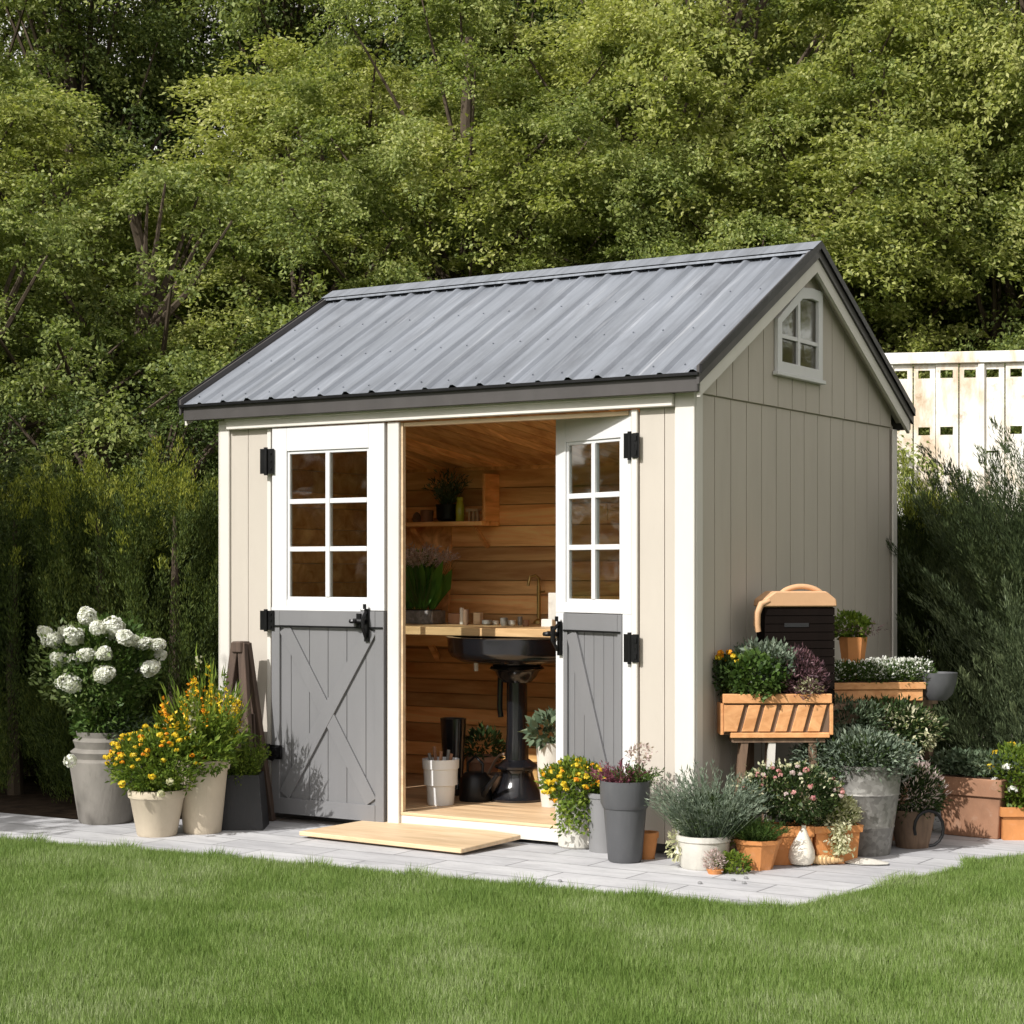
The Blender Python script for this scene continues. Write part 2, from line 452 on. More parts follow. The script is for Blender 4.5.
# --- gable wall (x = 0): grooved sheet below, second proud course above
m = MB()
m.box(-.035, -.006, .0, DEP, WB, 2.2)
n = 14; w = (DEP - .1) / n
for i in range(n):
    m.box(-.0055, 0, .05 + i*w + .0045, .05 + (i+1)*w - .0045, WB, 2.175)
m.build('gable_wall', M_wall, shed)
m = MB()
gy0, gy1 = -.02, DEP + .02
m.prism([(0, .02, 2.18), (0, DEP - .02, 2.18), (0, MIDY, roof_z(MIDY, .05))], (-.03, 0, 0), (.004, 0, 0))
for i in range(n):
    a, b = .05 + i*w + .0045, .05 + (i+1)*w - .0045
    za, zb = roof_z(a, .05), roof_z(b, .05)
    if a < MIDY < b:
        poly = [(0, a, 2.182), (0, b, 2.182), (0, b, zb), (0, MIDY, roof_z(MIDY, .05)), (0, a, za)]
    else:
        poly = [(0, a, 2.182), (0, b, 2.182), (0, b, zb), (0, a, za)]
    m.prism(poly, (.0045, 0, 0), (.010, 0, 0))
m.build('gable_wall', M_wall, shed)
# left gable and rear wall
m = MB(); m.box(XL, XL + .03, .0, DEP, WB, 2.19)
m.prism([(XL, .02, 2.19), (XL, DEP - .02, 2.19), (XL, MIDY, roof_z(MIDY, .05))], (0, 0, 0), (.03, 0, 0))
for i in range(14):
    m.box(XL - .006, XL - .0003, .03 + i*w, .03 + (i+1)*w - .006, WB, 2.18)
m.build('side_wall', M_wall, shed)
boards_x(XL, 0, DEP - .03, WB, 2.19, .17).build('rear_wall', M_wall, shed)
# --- trim
def trim(m, name='corner_board', mat=None, bev=.003): return m.build(name, mat or M_trim, shed, bevel=bev)
trim(MB().box(XL - .012, XL + .055, -.022, -.0065, WB - .02, 2.17))
trim(MB().box(XL - .022, XL - .0125, -.022, .07, WB - .02, 2.17))
trim(MB().box(-.085, .018, -.024, -.0065, WB - .04, 2.19))
trim(MB().box(.0005 + .01, .0185 + .003, -.0062, .06, WB - .04, 2.19))
trim(MB().box(.0105, .022, DEP - .05, DEP + .015, WB - .02, 2.17))
# header board over the whole front, with its bead
trim(MB().box(XL + .056, -.086, -.048, -.0068, fz(500, 416), 2.175), 'header_board')
trim(MB().box(XL + .056, -.086, -.058, -.0485, fz(500, 407), fz(500, 407) + .03), 'header_board')
trim(MB().box(X4 - .002, X4 + .03, -.026, -.0068, WB - .02, fz(500, 417)), 'door_post')
trim(MB().box(X2 + .004, X3, -.030, -.004, WB - .02, fz(500, 417)), 'door_post')
trim(MB().box(X1 - .028, X1 - .001, -.018, -.0068, WB, fz(500, 417)), 'door_post')
# unpainted inner jambs of the opening
MB().box(X3 + .001, X3 + .014, -.012, .012, FLZ + .005, HB).build('door_jamb', M_pine, shed)
MB().box(X4 - .024, X4 - .003, .004, .09, FLZ, HB).build('door_jamb', M_trim, shed)
MB().box(X3 + .019, X4 - .025, -.012, .045, HB - .018, HB).build('door_jamb', M_pine, shed)
# --- floor, sill and base
m = MB(); nb = 12
for i in range(nb):
    y0 = .045 + i * .122; m.box(XL + .05, -.04, y0, y0 + .119, FLZ - .03, FLZ)
m.box(XL + .05, -.04, 1.51, DEP - .04, FLZ - .03, FLZ - .004)
m.build('shed_floor', M_deck, shed)
MB().box(X3 - .01, X4 + .03, -.014, .043, FLZ - .012, FLZ + .004).build('threshold', M_pine, shed, bevel=.003)
MB().box(X3, X4 + .03, -.010, .040, .022, FLZ - .013).build('sill_board', M_trim, shed)
for i in range(4):
    y0 = .10 + i * .75
    MB().box(XL + .08, -.05, y0, y0 + .09, .0, FLZ - .031).build('base_bearer', M_dark, shed)
# --- interior lining
IY = 1.50
m = MB()
zz = FLZ
k = 0
while zz < 1.93:
    h = random.choice((.085, .10, .115, .125))
    xs = XL + .04
    while xs < -.05:
        x1 = min(xs + random.uniform(1.1, 2.3), -.05)
        if x1 > -.3: x1 = -.05
        m.box(xs + .001, x1 - .001, IY, IY + .018, zz + .006, min(zz + h, 1.95))
        xs = x1
    zz += h
m.box(XL + .04, -.04, IY + .0185, IY + .03, FLZ, 1.96)
m.build('back_lining', M_inwood, shed)
for xx, sgn in ((XL + .032, 1), (-.038, -1)):
    m = MB(); zz = FLZ
    while zz < 2.1:
        h = random.choice((.09, .11, .125))
        m.box(min(xx, xx + sgn*.016), max(xx, xx + sgn*.016), .04, IY - .001, zz + .003, min(zz + h, 2.16)); zz += h
    m.build('side_lining', M_inwood, shed)
MB().box(XL + .05, -.055, IY - .022, IY - .001, 1.945, 1.99).build('ceiling_moulding', M_ceil, shed)
# sloping ceiling, boards laid on the skew
m = MB()
A, B = Vector((0, IY - .002, 1.96)), Vector((0, .16, 2.28))
sl = (B - A)
nbd = 30
for i in range(nbd):
    x0 = XL - .6 + i * .135
    sk = .62
    pts = [A + Vector((x0, 0, 0)), A + Vector((x0 + .127, 0, 0)), B + Vector((x0 + .127 - sk, 0, 0)), B + Vector((x0 - sk, 0, 0))]
    pts = [Vector((min(max(p.x, XL + .05), -.056), p.y, p.z)) for p in pts]
    if abs(pts[0].x - pts[1].x) < .005: continue
    m.prism(pts, (0, 0, 0), (0, .004, .014))
m.box(XL + .05, -.056, .075, .155, 2.255, 2.268)
m.build('ceiling', M_ceil, shed)

# --- roof: ribbed metal sheets
XA, XB = -3.10, .078
EY = -.098
def roof_slope(front):
    m = MB()
    prof = []            # (x, height above the sheet)
    x = XA; step = (XB - XA) / 19
    for i in range(19):
        x0 = XA + i * step
        prof += [(x0, .0), (x0 + step*.66, .0), (x0 + step*.76, .015), (x0 + step*.86, .015), (x0 + step*.97, .0)]
    prof.append((XB, 0))
    nx, nz = 0, 1
    rows = 9
    vs = []; top = []
    for j in range(rows):
        t = j / (rows - 1)
        y = EY + (MIDY - EY) * t
        sag = -.004 * math.sin(math.pi * t)
        for (px_, h_) in prof:
            jx = .002 * math.sin(px_ * 7 + j)
            yy = y - h_ * math.sin(PITCH)
            z = roof_z(y) + .02 + h_ * math.cos(PITCH) + sag
            if j == 0: z += .004 * math.sin(px_ * 9)
            top.append((px_ + jx, yy if front else DEP - yy, z))
    n = len(prof)
    vs = top + [(a, b, c - .004) for a, b, c in top]
    fs = []
    off = len(top)
    for j in range(rows - 1):
        for i in range(n - 1):
            a = j*n + i
            fs.append((a, a+1, a+1+n, a+n)); fs.append((a+off, a+n+off, a+1+n+off, a+1+off))
    for i in range(n - 1):
        fs.append((i, i+off, i+1+off, i+1)); j0 = (rows-1)*n; fs.append((j0+i, j0+i+1, j0+i+1+off, j0+i+off))
    for j in range(rows - 1):
        fs.append((j*n, (j+1)*n, (j+1)*n+off, j*n+off)); b_ = n-1; fs.append((j*n+b_, j*n+b_+off, (j+1)*n+b_+off, (j+1)*n+b_))
    m.add(vs, fs)
    for t_ in (.06, .36, .66, .93):
        y = EY + (MIDY - EY) * t_
        for i in range(19):
            x = XA + (i + .33) * step
            z = roof_z(y) + .02 - .004 * math.sin(math.pi * t_)
            yy = y if front else DEP - y
            m.tube([(x, yy, z - .002), (x, yy - (.004 if front else -.004), z + .006)], .0045, 6)
    return m.build('roof_sheet', M_roof, shed)
roof_slope(True); roof_slope(False)
# decking under the metal
for sgn in (0, 1):
    P = []
    for (y, o) in ((EY + .03, 0), (MIDY, 0)):
        P.append((y if not sgn else DEP - y, roof_z(y)))
    MB().prism([(XA + .02, P[0][0], P[0][1]), (XB - .03, P[0][0], P[0][1]), (XB - .03, P[1][0], P[1][1]), (XA + .02, P[1][0], P[1][1])],
               (0, 0, -.022), (0, 0, .004)).build('roof_deck', M_dark, shed)
# ridge cap
m = MB()
rz = roof_z(MIDY)
for s_ in (-1, 1):
    a = Vector((0, MIDY, rz + .058)); b = Vector((0, MIDY + s_*.115, rz + .058 - .115*TP + .004))
    m.prism([(XA - .03, a.y, a.z), (XB + .02, a.y, a.z), (XB + .02, b.y, b.z), (XA - .03, b.y, b.z)], (0,0,0), (0, 0, -.006))
    m.prism([(XA - .03, b.y, b.z), (XB + .02, b.y, b.z), (XB + .02, b.y, b.z - .018), (XA - .03, b.y, b.z - .018)], (0,0,0), (0, -s_*.004, 0))
m.build('ridge_cap', M_roof, shed)
# front and rear fascia
for s_ in (0, 1):
    y = EY + .02
    y0, y1 = (y - .022, y) if not s_ else (DEP - y, DEP - y + .022)
    MB().box(XA + .012, XB - .005, y0, y1, roof_z(y) - .082, roof_z(y) - .002).build('fascia_board', M_dark, shed, bevel=.003)
    y = EY + .005
    y0, y1 = (y - .028, y - .0155) if not s_ else (DEP - y + .0155, DEP - y + .028)
    MB().box(XA - .005, XB + .006, y0, y1, roof_z(y) + .0, roof_z(y) + .014).build('drip_edge', M_black, shed)
# soffit
MB().box(XA + .02, XB - .03, EY + .022, -.026, 2.192, 2.203).build('soffit', M_trim, shed)
# rakes on both gables: dark metal edge over a cream board
def rake(x, sgn):
    for s_ in (0, 1):
        def Y(y): return y if not s_ else DEP - y
        ya, yb = EY - .012, MIDY
        for (t0, t1, x0, x1, mat, nm) in ((.052, -.030, 0, .014, M_dark, 'rake_trim'), (.058, .018, .0142, .026, M_black, 'rake_trim'), (-.031, -.105, -.016, .002, M_trim, 'rake_board')):
            poly = [(0, Y(ya), roof_z(ya, -t0)), (0, Y(yb), roof_z(yb, -t0)), (0, Y(yb), roof_z(yb, -t1)), (0, Y(ya), roof_z(ya, -t1))]
            if nm == 'rake_board':
                ya2 = -.076
                poly = [(0, Y(ya2), roof_z(ya2, -t0)), (0, Y(yb), roof_z(yb, -t0)), (0, Y(yb), roof_z(yb, -t1)), (0, Y(ya2), roof_z(ya2, -t1))]
            MB().prism(poly, (x + sgn*x0, 0, 0), (x + sgn*x1, 0, 0)).build(nm, mat, shed)
        # underside between wall and rake
        MB().prism([(0, Y(-.06), roof_z(-.06, .040)), (0, Y(yb), roof_z(yb, .040)), (0, Y(yb), roof_z(yb, .052)), (0, Y(-.06), roof_z(-.06, .052))],
                   (x - sgn*.018, 0, 0), (x - sgn*.075, 0, 0)).build('soffit', M_trim, shed)
rake(XB - .005, 1); rake(XA + .005, -1)

# --- gable window
gw = MB()
gz0, gz1 = on_x(772, 371).z, on_x(817, 292).z
wy0, wy1 = on_x(772, 371).y, on_x(817, 292).y
def gtop(y, off): return min(roof_z(y, .17 + off), gz1 - off)
def gpoly(i):   # outline inset by i
    a, b = wy0 + i, wy1 - i
    k = wy0 + .335
    return [(0, a, gz0 + i), (0, b, gz0 + i), (0, b, gz1 - i*1.1 - .004), (0, k + .10, gz1 - i*1.1), (0, k - .02, gz1 - i*1.15 - .012), (0, a, roof_z(a, .165 + i * .3) - i*.55)]
outer, inner = gpoly(0), gpoly(.052)
vs = [Vector(p) + Vector((.012, 0, 0)) for p in outer] + [Vector(p) + Vector((.012, 0, 0)) for p in inner] + \
     [Vector(p) + Vector((.034, 0, 0)) for p in outer] + [Vector(p) + Vector((.034, 0, 0)) for p in inner]
n6 = 6; fs = []
for i in range(n6):
    j = (i + 1) % n6
    fs += [(i, j, n6+j, n6+i), (2*n6+i, 3*n6+i, 3*n6+j, 2*n6+j), (i, 2*n6+i, 2*n6+j, j), (n6+i, n6+j, 3*n6+j, 3*n6+i)]
gframe = MB().add(vs, fs).build('gable_window', M_white, shed, bevel=.002)
tag(gframe, 'small white gable window with sloping top')
yc = (wy0 + wy1) / 2 - .01
i5 = gpoly(.05)
MB().box(.014, .028, yc - .014, yc + .014, gz0 + .05, gz1 - .07).box(.015, .026, wy0 + .05, wy1 - .05, gz0 + .175, gz0 + .195).build('glazing_bar', M_white, gframe)
MB().prism(i5, (.011, 0, 0), (.015, 0, 0)).build('pane', M_glass, gframe)
MB().box(.012, .045, wy0 - .02, wy1 + .02, gz0 - .022, gz0 - .001).build('sill', M_white, gframe, bevel=.003)
# dark wood sheet close behind the pane, standing in for the unlit attic
MB().prism(gpoly(.05), (.0102, 0, 0), (.0108, 0, 0)).build('attic_dark_sheet', M_oldwood, gframe)

# --- doors
def leaf(hx, hy, ang, W, mirrored, white_stiles):
    """stable door leaf; u runs from the hinge to the free edge, v points indoors"""
    if not mirrored: X = Vector((math.cos(ang), -math.sin(ang), 0)); Y = Vector((math.sin(ang), math.cos(ang), 0))
    else: X = Vector((-math.cos(ang), math.sin(ang), 0)); Y = Vector((math.sin(ang), math.cos(ang), 0))
    Mx = Matrix(((X.x, Y.x, 0, hx), (X.y, Y.y, 0, hy), (0, 0, 1, 0), (0, 0, 0, 1)))
    Z0, Z1 = .045, fz(330, 426)
    ZM = fz(330, 610)                     # split between the halves
    S = W * .135
    T = .04
    zt, zb = fz(330, 450), fz(330, 600)   # glass opening
    m = MB(Mx)
    gl, gr = S, W - S
    m.box(0, gl, 0, T, ZM, Z1); m.box(gr, W, 0, T, ZM, Z1)
    m.box(gl, gr, 0, T, zt, Z1 - .0005); m.box(gl, gr, 0, T, ZM + .0005, zb)
    if white_stiles:
        m.box(0, gl*.82, .001, T-.001, Z0, ZM - .0005); m.box(gr + S*.18, W, .001, T-.001, Z0, ZM - .0005)
    d = m.build('door', M_white, shed, bevel=.002)
    # bead + bars + glass
    b = MB(Mx); e = .016
    b.box(gl, gl+e, .008, .03, zb, zt); b.box(gr-e, gr, .008, .03, zb, zt); b.box(gl+e, gr-e, .008, .03, zt-e, zt); b.box(gl+e, gr-e, .008, .03, zb, zb+e)
    uc = (gl + gr) / 2
    b.box(uc - .014, uc + .014, .004, .034, zb+e, zt-e)
    hz = (zt - zb - 2*e)
    for f in (1/3., 2/3.):
        z = zb + e + hz * f
        b.box(gl+e, uc-.0142, .006, .032, z-.013, z+.013); b.box(uc+.0142, gr-e, .006, .032, z-.013, z+.013)
    b.build('glazing_bar', M_white, d, bevel=.002)
    MB(Mx).box(gl+e*.5, gr-e*.5, .016, .020, zb+e*.5, zt-e*.5).build('pane', M_glass, d)
    # lower half: grey boards, rails, cross brace
    g0, g1 = (0, W) if not white_stiles else (gl*.82+.001, gr + S*.18-.001)
    m = MB(Mx)
    m.box(g0, g1, .016, T-.002, Z0, ZM - .001)
    nb = 6; w_ = (g1 - g0) / nb
    for i in range(nb): m.box(g0+i*w_+.0014, g0+(i+1)*w_-.0014, .010, .0158, Z0, ZM - .002)
    sw = .055 if not white_stiles else .03
    m.box(g0, g0+sw, -.004, .0098, Z0, ZM-.003); m.box(g1-sw, g1, -.004, .0098, Z0, ZM-.003)
    m.box(g0+sw+.001, g1-sw-.001, -.005, .0098, ZM-.085, ZM-.003); m.box(g0+sw+.001, g1-sw-.001, -.005, .0098, Z0, Z0+.085)
    a0, a1 = g0+sw+.01, g1-sw-.01
    c0, c1 = Z0+.10, ZM-.10
    def brace(u0, z0, u1, z1, v0, v1, hw=.038):
        dv = Vector((u1-u0, 0, z1-z0)).normalized(); nn = Vector((-dv.z, 0, dv.x)) * hw
        m.prism([Vector((u0,v0,z0))+nn, Vector((u1,v0,z1))+nn, Vector((u1,v0,z1))-nn, Vector((u0,v0,z0))-nn], (0,0,0), (0, v1-v0, 0))
    if not white_stiles:
        brace(a0+.02, c0, a1-.02, c1, .0095, -.004); brace(a0+.02, c1, a1-.02, c0, .0092, -.0015)
    else:
        brace(a0+.02, c0, a1-.02, c1, .0095, -.004) if mirrored else None
    m.build('door_boards', M_greyd, d, bevel=.0015)
    # black strip along the rail's lower edge, painting its shadow line
    MB(Mx).box(g0+.005, g1-.005, -.011, -.0055, ZM-.092, ZM-.084).build('shadow_bead', M_black, d)
    return d, Mx, (Z0, ZM, Z1)
def hinge(d, Mx, u, z, hh=.13, flip=1):
    m = MB(Mx)
    m.tube([(u, -.018, z - hh/2), (u, -.018, z + hh/2)], .011, 10)
    m.box(min(u, u+flip*.05), max(u, u+flip*.05), -.013, -.007, z - hh/2 + .008, z + hh/2 - .008)
    m.box(min(u, u-flip*.03), max(u, u-flip*.03), -.030, -.024, z - hh/2 + .008, z + hh/2 - .008)
    for k in (-1, 0, 1):
        m.tube([(u+flip*.03, -.014, z+k*hh*.28), (u+flip*.03, -.018, z+k*hh*.28)], .007, 8)
    m.build('hinge', M_black, d)
def latch(d, Mx, u, z, flip=1):
    m = MB(Mx)
    m.box(u-.014, u+.014, -.016, -.006, z-.085, z+.085)
    m.tube([(u, -.02, z+.07), (u+.004, -.05, z+.04), (u+.004, -.052, z-.01), (u, -.024, z-.06)], [.008,.010,.010,.008], 8)
    m.tube([(u, -.022, z+.02), (u-flip*.075, -.026, z+.022)], [.012,.013], 8)
    m.lathe([(.001,-.012),(.022,-.01),(.026,0),(.022,.01),(.001,.012)], (u-flip*.07, -.032, z+.02), 14)
    m.box(u-flip*.05-.012, u-flip*.05+.012, -.02, -.006, z-.012, z+.06)
    m.tube([(u, -.03, z+.085), (u, -.03, z+.11)], .009, 8)
    m.build('latch', M_black, d)
WL = fx(388) - fx(276)
dl, ML, (Z0, ZM, Z1) = leaf(fx(276), -.034, 0, WL, False, False)
tag(dl, 'closed left door with white glazed top half and grey cross braced lower half')
MB(ML).box(0, WL*.80, -.004, 0, ZM - .004, ZM + .012).build('weather_bar', M_white, dl)
# hinges of the closed leaf sit on the frame strip to its left
for z, hh in ((fz(268, 462), .15), (fz(268, 620), .12)):
    hinge(dl, ML, -.028, z, hh, 1)
m = MB(ML); z = fz(285, 753)
m.box(-.01, .075, -.014, -.0045, z-.03, z+.045).tube([(-.012, -.024, z-.035), (-.012, -.024, z+.05)], .016, 10).box(.02, .06, -.034, -.014, z-.015, z+.035)
m.tube([(.02,-.03,z-.03),(.06,-.03,z+.0)], .013, 8)
m.build('hinge', M_black, dl)
latch(dl, ML, fx(372) - fx(276), fz(372, 625))
ANG = R(20)
# find the width that puts the free edge where the photo has it
best = min((abs((lambda p: 512 + F*((p[0]-CX)*RX+(p[1]-CY)*RY)/((p[0]-CX)*VX+(p[1]-CY)*VY))((fx(632)-.004 - w_*math.cos(ANG), .002 + w_*math.sin(ANG))) - 556), w_) for w_ in [k/200 for k in range(80, 200)])
WR = best[1]
dr, MR, _ = leaf(fx(632) - .004, -.004, ANG, WR, True, True)
tag(dr, 'right door standing ajar into the shed, white frame round a grey lower panel')
for z, hh in ((fz(632, 446), .135), (fz(632, 648), .15)):
    hinge(dr, MR, -.012, z, hh, -1)
    mm = MB().box(X4 + .004, X4 + .045, -.036, -.0275, z - hh/2 + .01, z + hh/2 - .01)
    for k in (-1, 1): mm.box(X4 + .018, X4 + .034, -.040, -.0362, z + k*hh*.25 - .012, z + k*hh*.25 + .012)
    mm.build('hinge', M_black, dr)
latch(dr, MR, WR - .045, fz(568, 640), -1)

# ================================================================ FURNITURE AND GOODS INSIDE
def iy(px, py, y): return on_y(px, py, y)
# shelf
sh = thing('wall_shelf', (iy(440, 522, 1.4).x, 1.4, iy(440, 524, 1.4).z), 'narrow wooden shelf fixed high on the cedar back wall', 'shelf')
zs = iy(440, 522, 1.36).z
xs0, xs1 = iy(392, 522, 1.36).x, iy(487, 522, 1.36).x
MB().box(xs0, xs1, 1.30, 1.498, zs - .025, zs).build('board', M_inwood, sh, bevel=.002)
MB().box(xs1 - .02, xs1 - .001, 1.34, 1.498, zs + .0005, zs + .28).build('end_panel', M_ceil, sh, bevel=.002)
for x in (xs0 + .15, xs1 - .08):
    MB().bar((x, 1.49, zs - .15), (x, 1.36, zs - .035), .02, .02).build('bracket', M_ceil, sh)
# counter
CY0, CY1 = .62, 1.497
zc = iy(480, 628, CY0).z
xc0, xc1 = XL + .06, -.06
ct = thing('workbench', ((xc0+xc1)/2, 1.05, zc), 'long pale wooden worktop along the back of the shed', 'workbench')
for i in range(5):
    w_ = (CY1-CY0)/5
    pass
MB().box(xc0, xc1, CY0, CY1, zc - .045, zc).build('top', M_oak, ct, bevel=.003)
MB().box(xc0, xc1, CY0 + .5, CY0 + .53, zc - .13, zc - .046).build('rail', M_inwood, ct)
MB().bar((iy(410, 650, 1.2).x, 1.49, zc - .22), (iy(425, 650, 1.2).x, 1.2, zc - .06), .03, .03).build('bracket', M_inwood, ct)
# stand with black basin
pc = G(515, 800, FLZ + .002); pc = Vector((pc.x, pc.y + .02, FLZ + .001))
dpt = depth_of(pc); s = dpt / F
bs = thing('pedestal_basin', tuple(pc), 'glossy black round basin on a fluted black pedestal under the worktop', 'basin')
M_gloss = paint('black_enamel', (.010,.010,.012), .16, .2, (.04,.04,.04), .2, stretch=(1,1,1), spec=.7, bmp=0)
ztop = zc - .047 - pc.z; zl = H - (662-570)*s - pc.z
MB().lathe([(.02, zl-.02), (.13, zl-.02), (.14, zl-.005), (.30, zl+.005), (.355, zl+.03), (.375, zl+.06), (.378, ztop-.012), (.385, ztop), (.35, ztop), (.30, zl+.05), (.01, zl+.04)], pc, 56).build('bowl', M_gloss, bs, smooth=True)
MB().lathe([(.14, zl-.021), (.15, zl-.035), (.12, zl-.05), (.105, zl-.08), (.075, zl-.11), (.01, zl-.11)], pc, 40).build('collar', M_gloss, bs, smooth=True)
MB().lathe([(.056, zl-.10), (.056, .36), (.062, .30), (.064, .215), (.01, .215)], pc, 32).build('column', M_gloss, bs, smooth=True)
MB().lathe([(.150, 0), (.155, .012), (.135, .03), (.10, .10), (.085, .15), (.09, .165), (.12, .175), (.125, .187), (.095, .20), (.07, .22), (.01, .225)], pc, 40).build('foot', M_gloss, bs, smooth=True)
MB().tube([pc + Vector((-.085, -.03, zl - .03)), pc + Vector((-.09, -.035, zl - .25)), pc + Vector((-.085, -.03, zl - .30))], .016, 10).build('drain_pipe', M_gloss, bs, smooth=True)
MB().tube([pc + Vector((-.20, -.10, zl - .0)), pc + Vector((-.20, -.10, zl - .05))], .012, 8).build('knob', M_trim, bs)

def bush(c, rx, ry, rz, n, L, W, up=.5, shell=.55, seed=None, lift=0.0):
    """leafy dome: leaves spread through an uneven ellipsoid, thicker towards its skin"""
    g = np.random.default_rng(seed if seed is not None else int(abs(c[0]*1000) + n))
    d = nrm(g.normal(size=(n, 3)));
    r = g.random(n) ** (1/3.) * (1 - shell) + shell
    lob = nrm(g.normal(size=(9, 3)))
    bump_ = 1 + .20 * np.max(np.clip(d @ lob.T, 0, 1) ** 6, axis=1) - .10
    r = r * bump_ * (1 + g.normal(0, .07, n))
    P = np.stack([d[:,0]*r*rx, d[:,1]*r*ry, d[:,2]*r*rz], 1) + np.array(c)
    D = d + g.normal(0, .55, (n, 3)) + np.array([0, 0, up])
    Nn = g.normal(0, .6, (n, 3)) + d * .6 + np.array([0, 0, .5])
    Ls = L * g.uniform(.6, 1.25, n)
    return (P, D, Nn, Ls, Ls * W / L)
def stems(c, rb, hgt, spread, ns, per, L, W, seed=1, curve=.5, hv=.25, lean=.5, start=.1):
    """fan of stems with small leaves along them; returns leaf arrays and tip points"""
    g = np.random.default_rng(seed)
    a = g.uniform(0, 2*np.pi, ns); q = np.sqrt(g.random(ns))
    base = np.stack([np.cos(a)*q*rb, np.sin(a)*q*rb, np.zeros(ns)], 1) + np.array(c)
    hh = hgt * g.uniform(1-hv, 1, ns) * (1 - .25*q*q)
    out = np.stack([np.cos(a)*q*spread, np.sin(a)*q*spread, np.zeros(ns)], 1)
    t = g.uniform(start, 1, (ns, per))
    off = out[:, None] * (t ** (1+curve))[..., None]
    P = base[:, None] + off; P[..., 2] += hh[:, None] * t * (1 - .12 * t * q[:, None]*2)
    tang = out[:, None] * ((1+curve) * t ** curve)[..., None]; tang[..., 2] += hh[:, None]
    D = nrm(tang) + g.normal(0, lean, (ns, per, 3))
    tips = base + out; tips[:, 2] += hh * (1 - .24 * q)
    Ls = L * g.uniform(.7, 1.2, ns*per)
    return (P.reshape(-1,3), D.reshape(-1,3), g.normal(size=(ns*per,3)), Ls, Ls*W/L), base, tips, nrm(tang[:, -1])
def stalks(base, tips, r, mat, name, parent):
    lv = Leaves(); b = np.asarray(base); t = np.asarray(tips); L_ = np.linalg.norm(t-b, axis=1)
    for k in range(2):
        nn = np.tile([[1.,0,0],[0,1.,0]][k], (len(b),1)); lv.add(b, t-b, nn, L_, r*2, .15, 0)
    return lv.build(name, mat, parent)

# goods on the shelf
def zsh(px): return iy(px, 570, 1.36).x
kk = 1.36
pot_c = (zsh(444), 1.40, zs)
s2 = depth_of(pot_c) / F
t = thing('potted_plant', pot_c, 'wispy grey green plant in a black bowl on the wall shelf', 'plant')
MB().lathe([(.05, 0), (.068, .02), (.07, .09), (.075, .105), (.06, .105), (.055, .08), (.01, .08)], pot_c, 20).build('pot', M_black, t, smooth=True)
lv = Leaves(); a_, b_, tp_, _ = stems((pot_c[0], pot_c[1], zs + .09), .03, .27, .12, 60, 14, .035, .008, 5, .6, .4); lv.add(*a_); lv.build('foliage', L_grey, t); stalks(b_, tp_, .0015, L_stem, 'stem', t)
M_bottle = paint('green_bottle_glass', (.42,.48,.06), .12, .05, (.3,.3,.1), .05, spec=.7, bmp=0)
p = (zsh(459), 1.37, zs)
t = MB().lathe([(.022, 0), (.026, .01), (.026, .095), (.02, .11), (.017, .125), (.02, .13), (.02, .145), (.001, .145)], p, 18).build('bottle', M_bottle, None, smooth=True)
tag(t, 'yellow green bottle beside the black bowl on the shelf', 'bottle')
p = (zsh(472), 1.38, zs)
t = thing('wooden_stool', p, 'tiny pale wooden stand at the end of the wall shelf', 'ornament')
MB().box(p[0]-.04, p[0]+.04, 1.355, 1.405, zs+.06, zs+.075).build('top', M_pine, t)
for dx in (-.028, .0, .028): MB().box(p[0]+dx-.007, p[0]+dx+.007, 1.372, 1.388, zs, zs+.0595).build('leg', M_pine, t)
p = (zsh(424), 1.39, zs)
tag(MB().lathe([(.03,0),(.036,.01),(.04,.07),(.035,.075),(.03,.07),(.01,.02)], p, 18).build('clay_cup', M_terra2, None, smooth=True), 'small brown clay cup at the left of the black bowl', 'cup')
p = (zsh(412), 1.41, zs)
tag(MB().lathe([(.02,0),(.03,.02),(.02,.05),(.012,.06),(.001,.065)], p, 14).build('jar', M_oldwood, None, smooth=True), 'little dark jar near the left end of the shelf', 'jar')

# goods on the counter
def xc(px, y): return on_y(px, 600, y).x
y0 = 1.12
# leaning boards behind the plants
t = MB(Matrix.Translation((xc(430, 1.44), 1.468, zc + .001)) @ Matrix.Rotation(R(-4), 4, 'X'))
poly = []
w_, h_ = .34, .70
poly = [(-w_,0,0),(w_*.35,0,0)] + [(w_*.35, 0, h_-.12)] + [(w_*.35-.12+.12*math.cos(a_), 0, h_-.12+.12*math.sin(a_)) for a_ in [k*math.pi/12 for k in range(1,7)]] + [(-w_,0,h_)]
t.prism(poly, (0,-.012,0), (0,.006,0))
tag(t.build('leaning_board', M_ceil, None), 'round cornered brown board leaning on the cedar wall', 'board')
# green leaf plant in zinc trough
cx_ = xc(425, y0); cc_ = (cx_, y0, zc)
s3 = depth_of(cc_) / F
t = thing('potted_plant', cc_, 'broad leaved green plant with pale pink plumes in a zinc trough on the worktop', 'plant')
MB().box(cx_-.20, cx_+.10, y0-.07, y0+.07, zc+.0005, zc+.078).build('trough', M_galv, t, bevel=.004)
MB().box(cx_-.185, cx_+.085, y0-.055, y0+.055, zc+.079, zc+.083).build('soil', M_soil, t)
lv = Leaves(); g = np.random.default_rng(3)
n = 90
P = np.stack([g.uniform(cx_-.17, cx_+.06, n), g.uniform(y0-.05, y0+.05, n), np.full(n, zc+.08)], 1)
D = np.stack([g.normal(0, .28, n), g.normal(0, .12, n), np.ones(n)], 1)
lv.add(P, D, np.tile([0,-1,.1], (n,1)) + g.normal(0,.3,(n,3)), g.uniform(.2,.37,n), g.uniform(.07,.12,n), .6, .05)
lv.build('foliage', leafmat('big_leaf', (.05,.12,.02), (.11,.25,.035), (.17,.32,.05), .4, patch=6), t)
